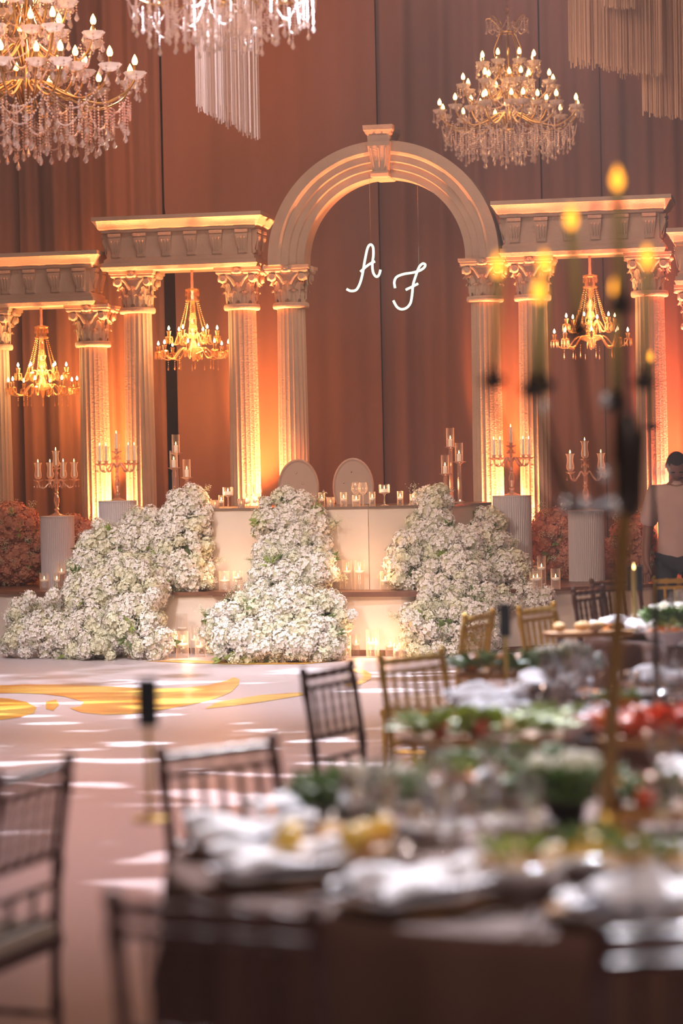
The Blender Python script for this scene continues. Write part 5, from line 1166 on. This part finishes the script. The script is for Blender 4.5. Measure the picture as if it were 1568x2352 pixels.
# figure is 1.70 m, faces towards -Y with the head bowed
P = []; Eg = []
def V(x, y, z, r): P.append(((x, y, z), r)); return len(P) - 1
def ln(*ids): Eg.extend(zip(ids, ids[1:]))
pel = V(0, 0, 0.93, (0.135, 0.10)); wst = V(0, 0.0, 1.08, (0.125, 0.09)); chs = V(0, 0.005, 1.27, (0.155, 0.11)); sh = V(0, 0.005, 1.40, (0.12, 0.085)); nk = V(0, -0.01, 1.475, 0.055); nk2 = V(0, -0.03, 1.52, 0.052)
ln(pel, wst, chs, sh, nk, nk2)
for s in (-1, 1):
    a = V(s * 0.17, 0.0, 1.40, 0.062); e = V(s * 0.235, 0.02, 1.12, 0.045); f = V(s * 0.245, -0.04, 0.98, 0.040); wv = V(s * 0.245, -0.09, 0.86, 0.027); pm = V(s * 0.24, -0.105, 0.80, (0.036, 0.018)); ln(sh, a, e, f, wv, pm)
    for i, (dx, L) in enumerate(((-0.026, 0.065), (-0.009, 0.075), (0.009, 0.07), (0.025, 0.055))):
        k1 = V(s * 0.24 + dx, -0.112, 0.765, 0.0095); k2 = V(s * 0.24 + dx, -0.122, 0.765 - L * 0.5, 0.0085); k3 = V(s * 0.24 + dx * 0.9, -0.112, 0.765 - L, 0.0075); ln(pm, k1, k2, k3)
    t1 = V(s * 0.205, -0.12, 0.80, 0.011); t2 = V(s * 0.195, -0.135, 0.765, 0.0095); ln(wv, t1, t2)
    h = V(s * 0.095, 0, 0.86, 0.085); k = V(s * 0.11, -0.01, 0.48, 0.055); an = V(s * 0.115, 0.02, 0.09, 0.038); to = V(s * 0.125, -0.12, 0.04, (0.04, 0.028)); ln(pel, h, k, an, to)
body = skin_fig('body', P, Eg, 'skin', wt)
hd = MB(); hd.ell((0, 0, 0), (0.076, 0.092, 0.112), 20, 14)
for i, v in enumerate(hd.v):
    x, y, z = v
    if z < 0: x *= 1 + z * 2.2; y = y * (1 + z * 1.0) - 0.012
    hd.v[i] = (x, y, z)
hd.loft([[(-.012, -.085, .01), (.012, -.085, .01), (.018, -.085, -.03), (-.018, -.085, -.03)], [(-.006, -.092, .01), (.006, -.092, .01), (.012, -.113, -.026), (-.012, -.113, -.026)]])
for s in (-1, 1): hd.ell((s * 0.078, 0.005, -0.01), (0.010, 0.02, 0.03), 8, 6)
hd.ell((0, -0.084, -0.055), (0.024, 0.008, 0.007), 10, 5)
head = hd.build('head', 'skin', wt, True); head.location = (0, -0.055, 1.605); head.rotation_euler = (0.95, 0, 0.15)
for s in (-1, 1): obj('eye', MB().ell((0, 0, 0), (0.013, 0.008, 0.005), 10, 6).mesh('eye', 'hair', True), head, (s * 0.031, -0.080, 0.002)); obj('eyebrow', MB().ell((0, 0, 0), (0.018, 0.006, 0.004), 8, 4).mesh('eyebrow', 'hair', True), head, (s * 0.031, -0.089, 0.026))
hr = MB().ell((0, 0, 0), (0.0805, 0.097, 0.1155), 28, 20)
def _c(f): return [sum(hr.v[i][k] for i in f) / len(f) for k in range(3)]
hr.f = [f for f in hr.f if (lambda c: c[2] > 0.055 + (0.02 if c[1] < -0.05 else 0) or (c[1] > -0.015 and c[2] > 0.0) or (c[1] > 0.03 and c[2] > -0.06))(_c(f))]
hr.build('hair', 'hair', head, True).location = (0, 0.003, 0.0)
Q = P; P = []; Eg = []
b0 = V(0, 0, 0.80, (0.185, 0.135)); b1 = V(0, 0.0, 0.92, (0.185, 0.13)); b2 = V(0, 0, 1.08, (0.165, 0.12)); b3 = V(0, 0.005, 1.27, (0.18, 0.128)); b4 = V(0, 0.005, 1.40, (0.14, 0.095)); b5 = V(0, 0.0, 1.455, (0.07, 0.062)); ln(b0, b1, b2, b3, b4, b5)
for s in (-1, 1): a = V(s * 0.175, 0, 1.395, 0.082); e = V(s * 0.215, 0.012, 1.25, 0.080); e2 = V(s * 0.238, 0.018, 1.12, 0.080); ln(b4, a, e, e2)
skin_fig('shirt', P, Eg, 'shirt', wt)
col_ = MB().lathe([(0.062, -0.02), (0.072, 0.0), (0.066, 0.022), (0.058, 0.02)], 20, cap=False).build('collar', 'shirt', wt, True); col_.location = (0, -0.005, 1.46)
P = []; Eg = []
b0 = V(0, 0, 0.94, (0.15, 0.115)); 
for s in (-1, 1): h = V(s * 0.095, 0, 0.85, 0.098); k = V(s * 0.11, -0.01, 0.48, 0.075); an = V(s * 0.115, 0.01, 0.10, 0.062); ln(b0, h, k, an)
skin_fig('trousers', P, Eg, 'trousers', wt)
for s in (-1, 1): MB().loft([[(s * 0.12 + x * k, -0.06 + y * k, z) for x, y in ((-.045, .11), (.045, .11), (.055, -.05), (.035, -.14), (-.035, -.14), (-.055, -.05))] for k, z in ((1, 0), (1.02, 0.025), (0.9, 0.05), (0.6, 0.09))]).build('shoe', 'trousers', wt)
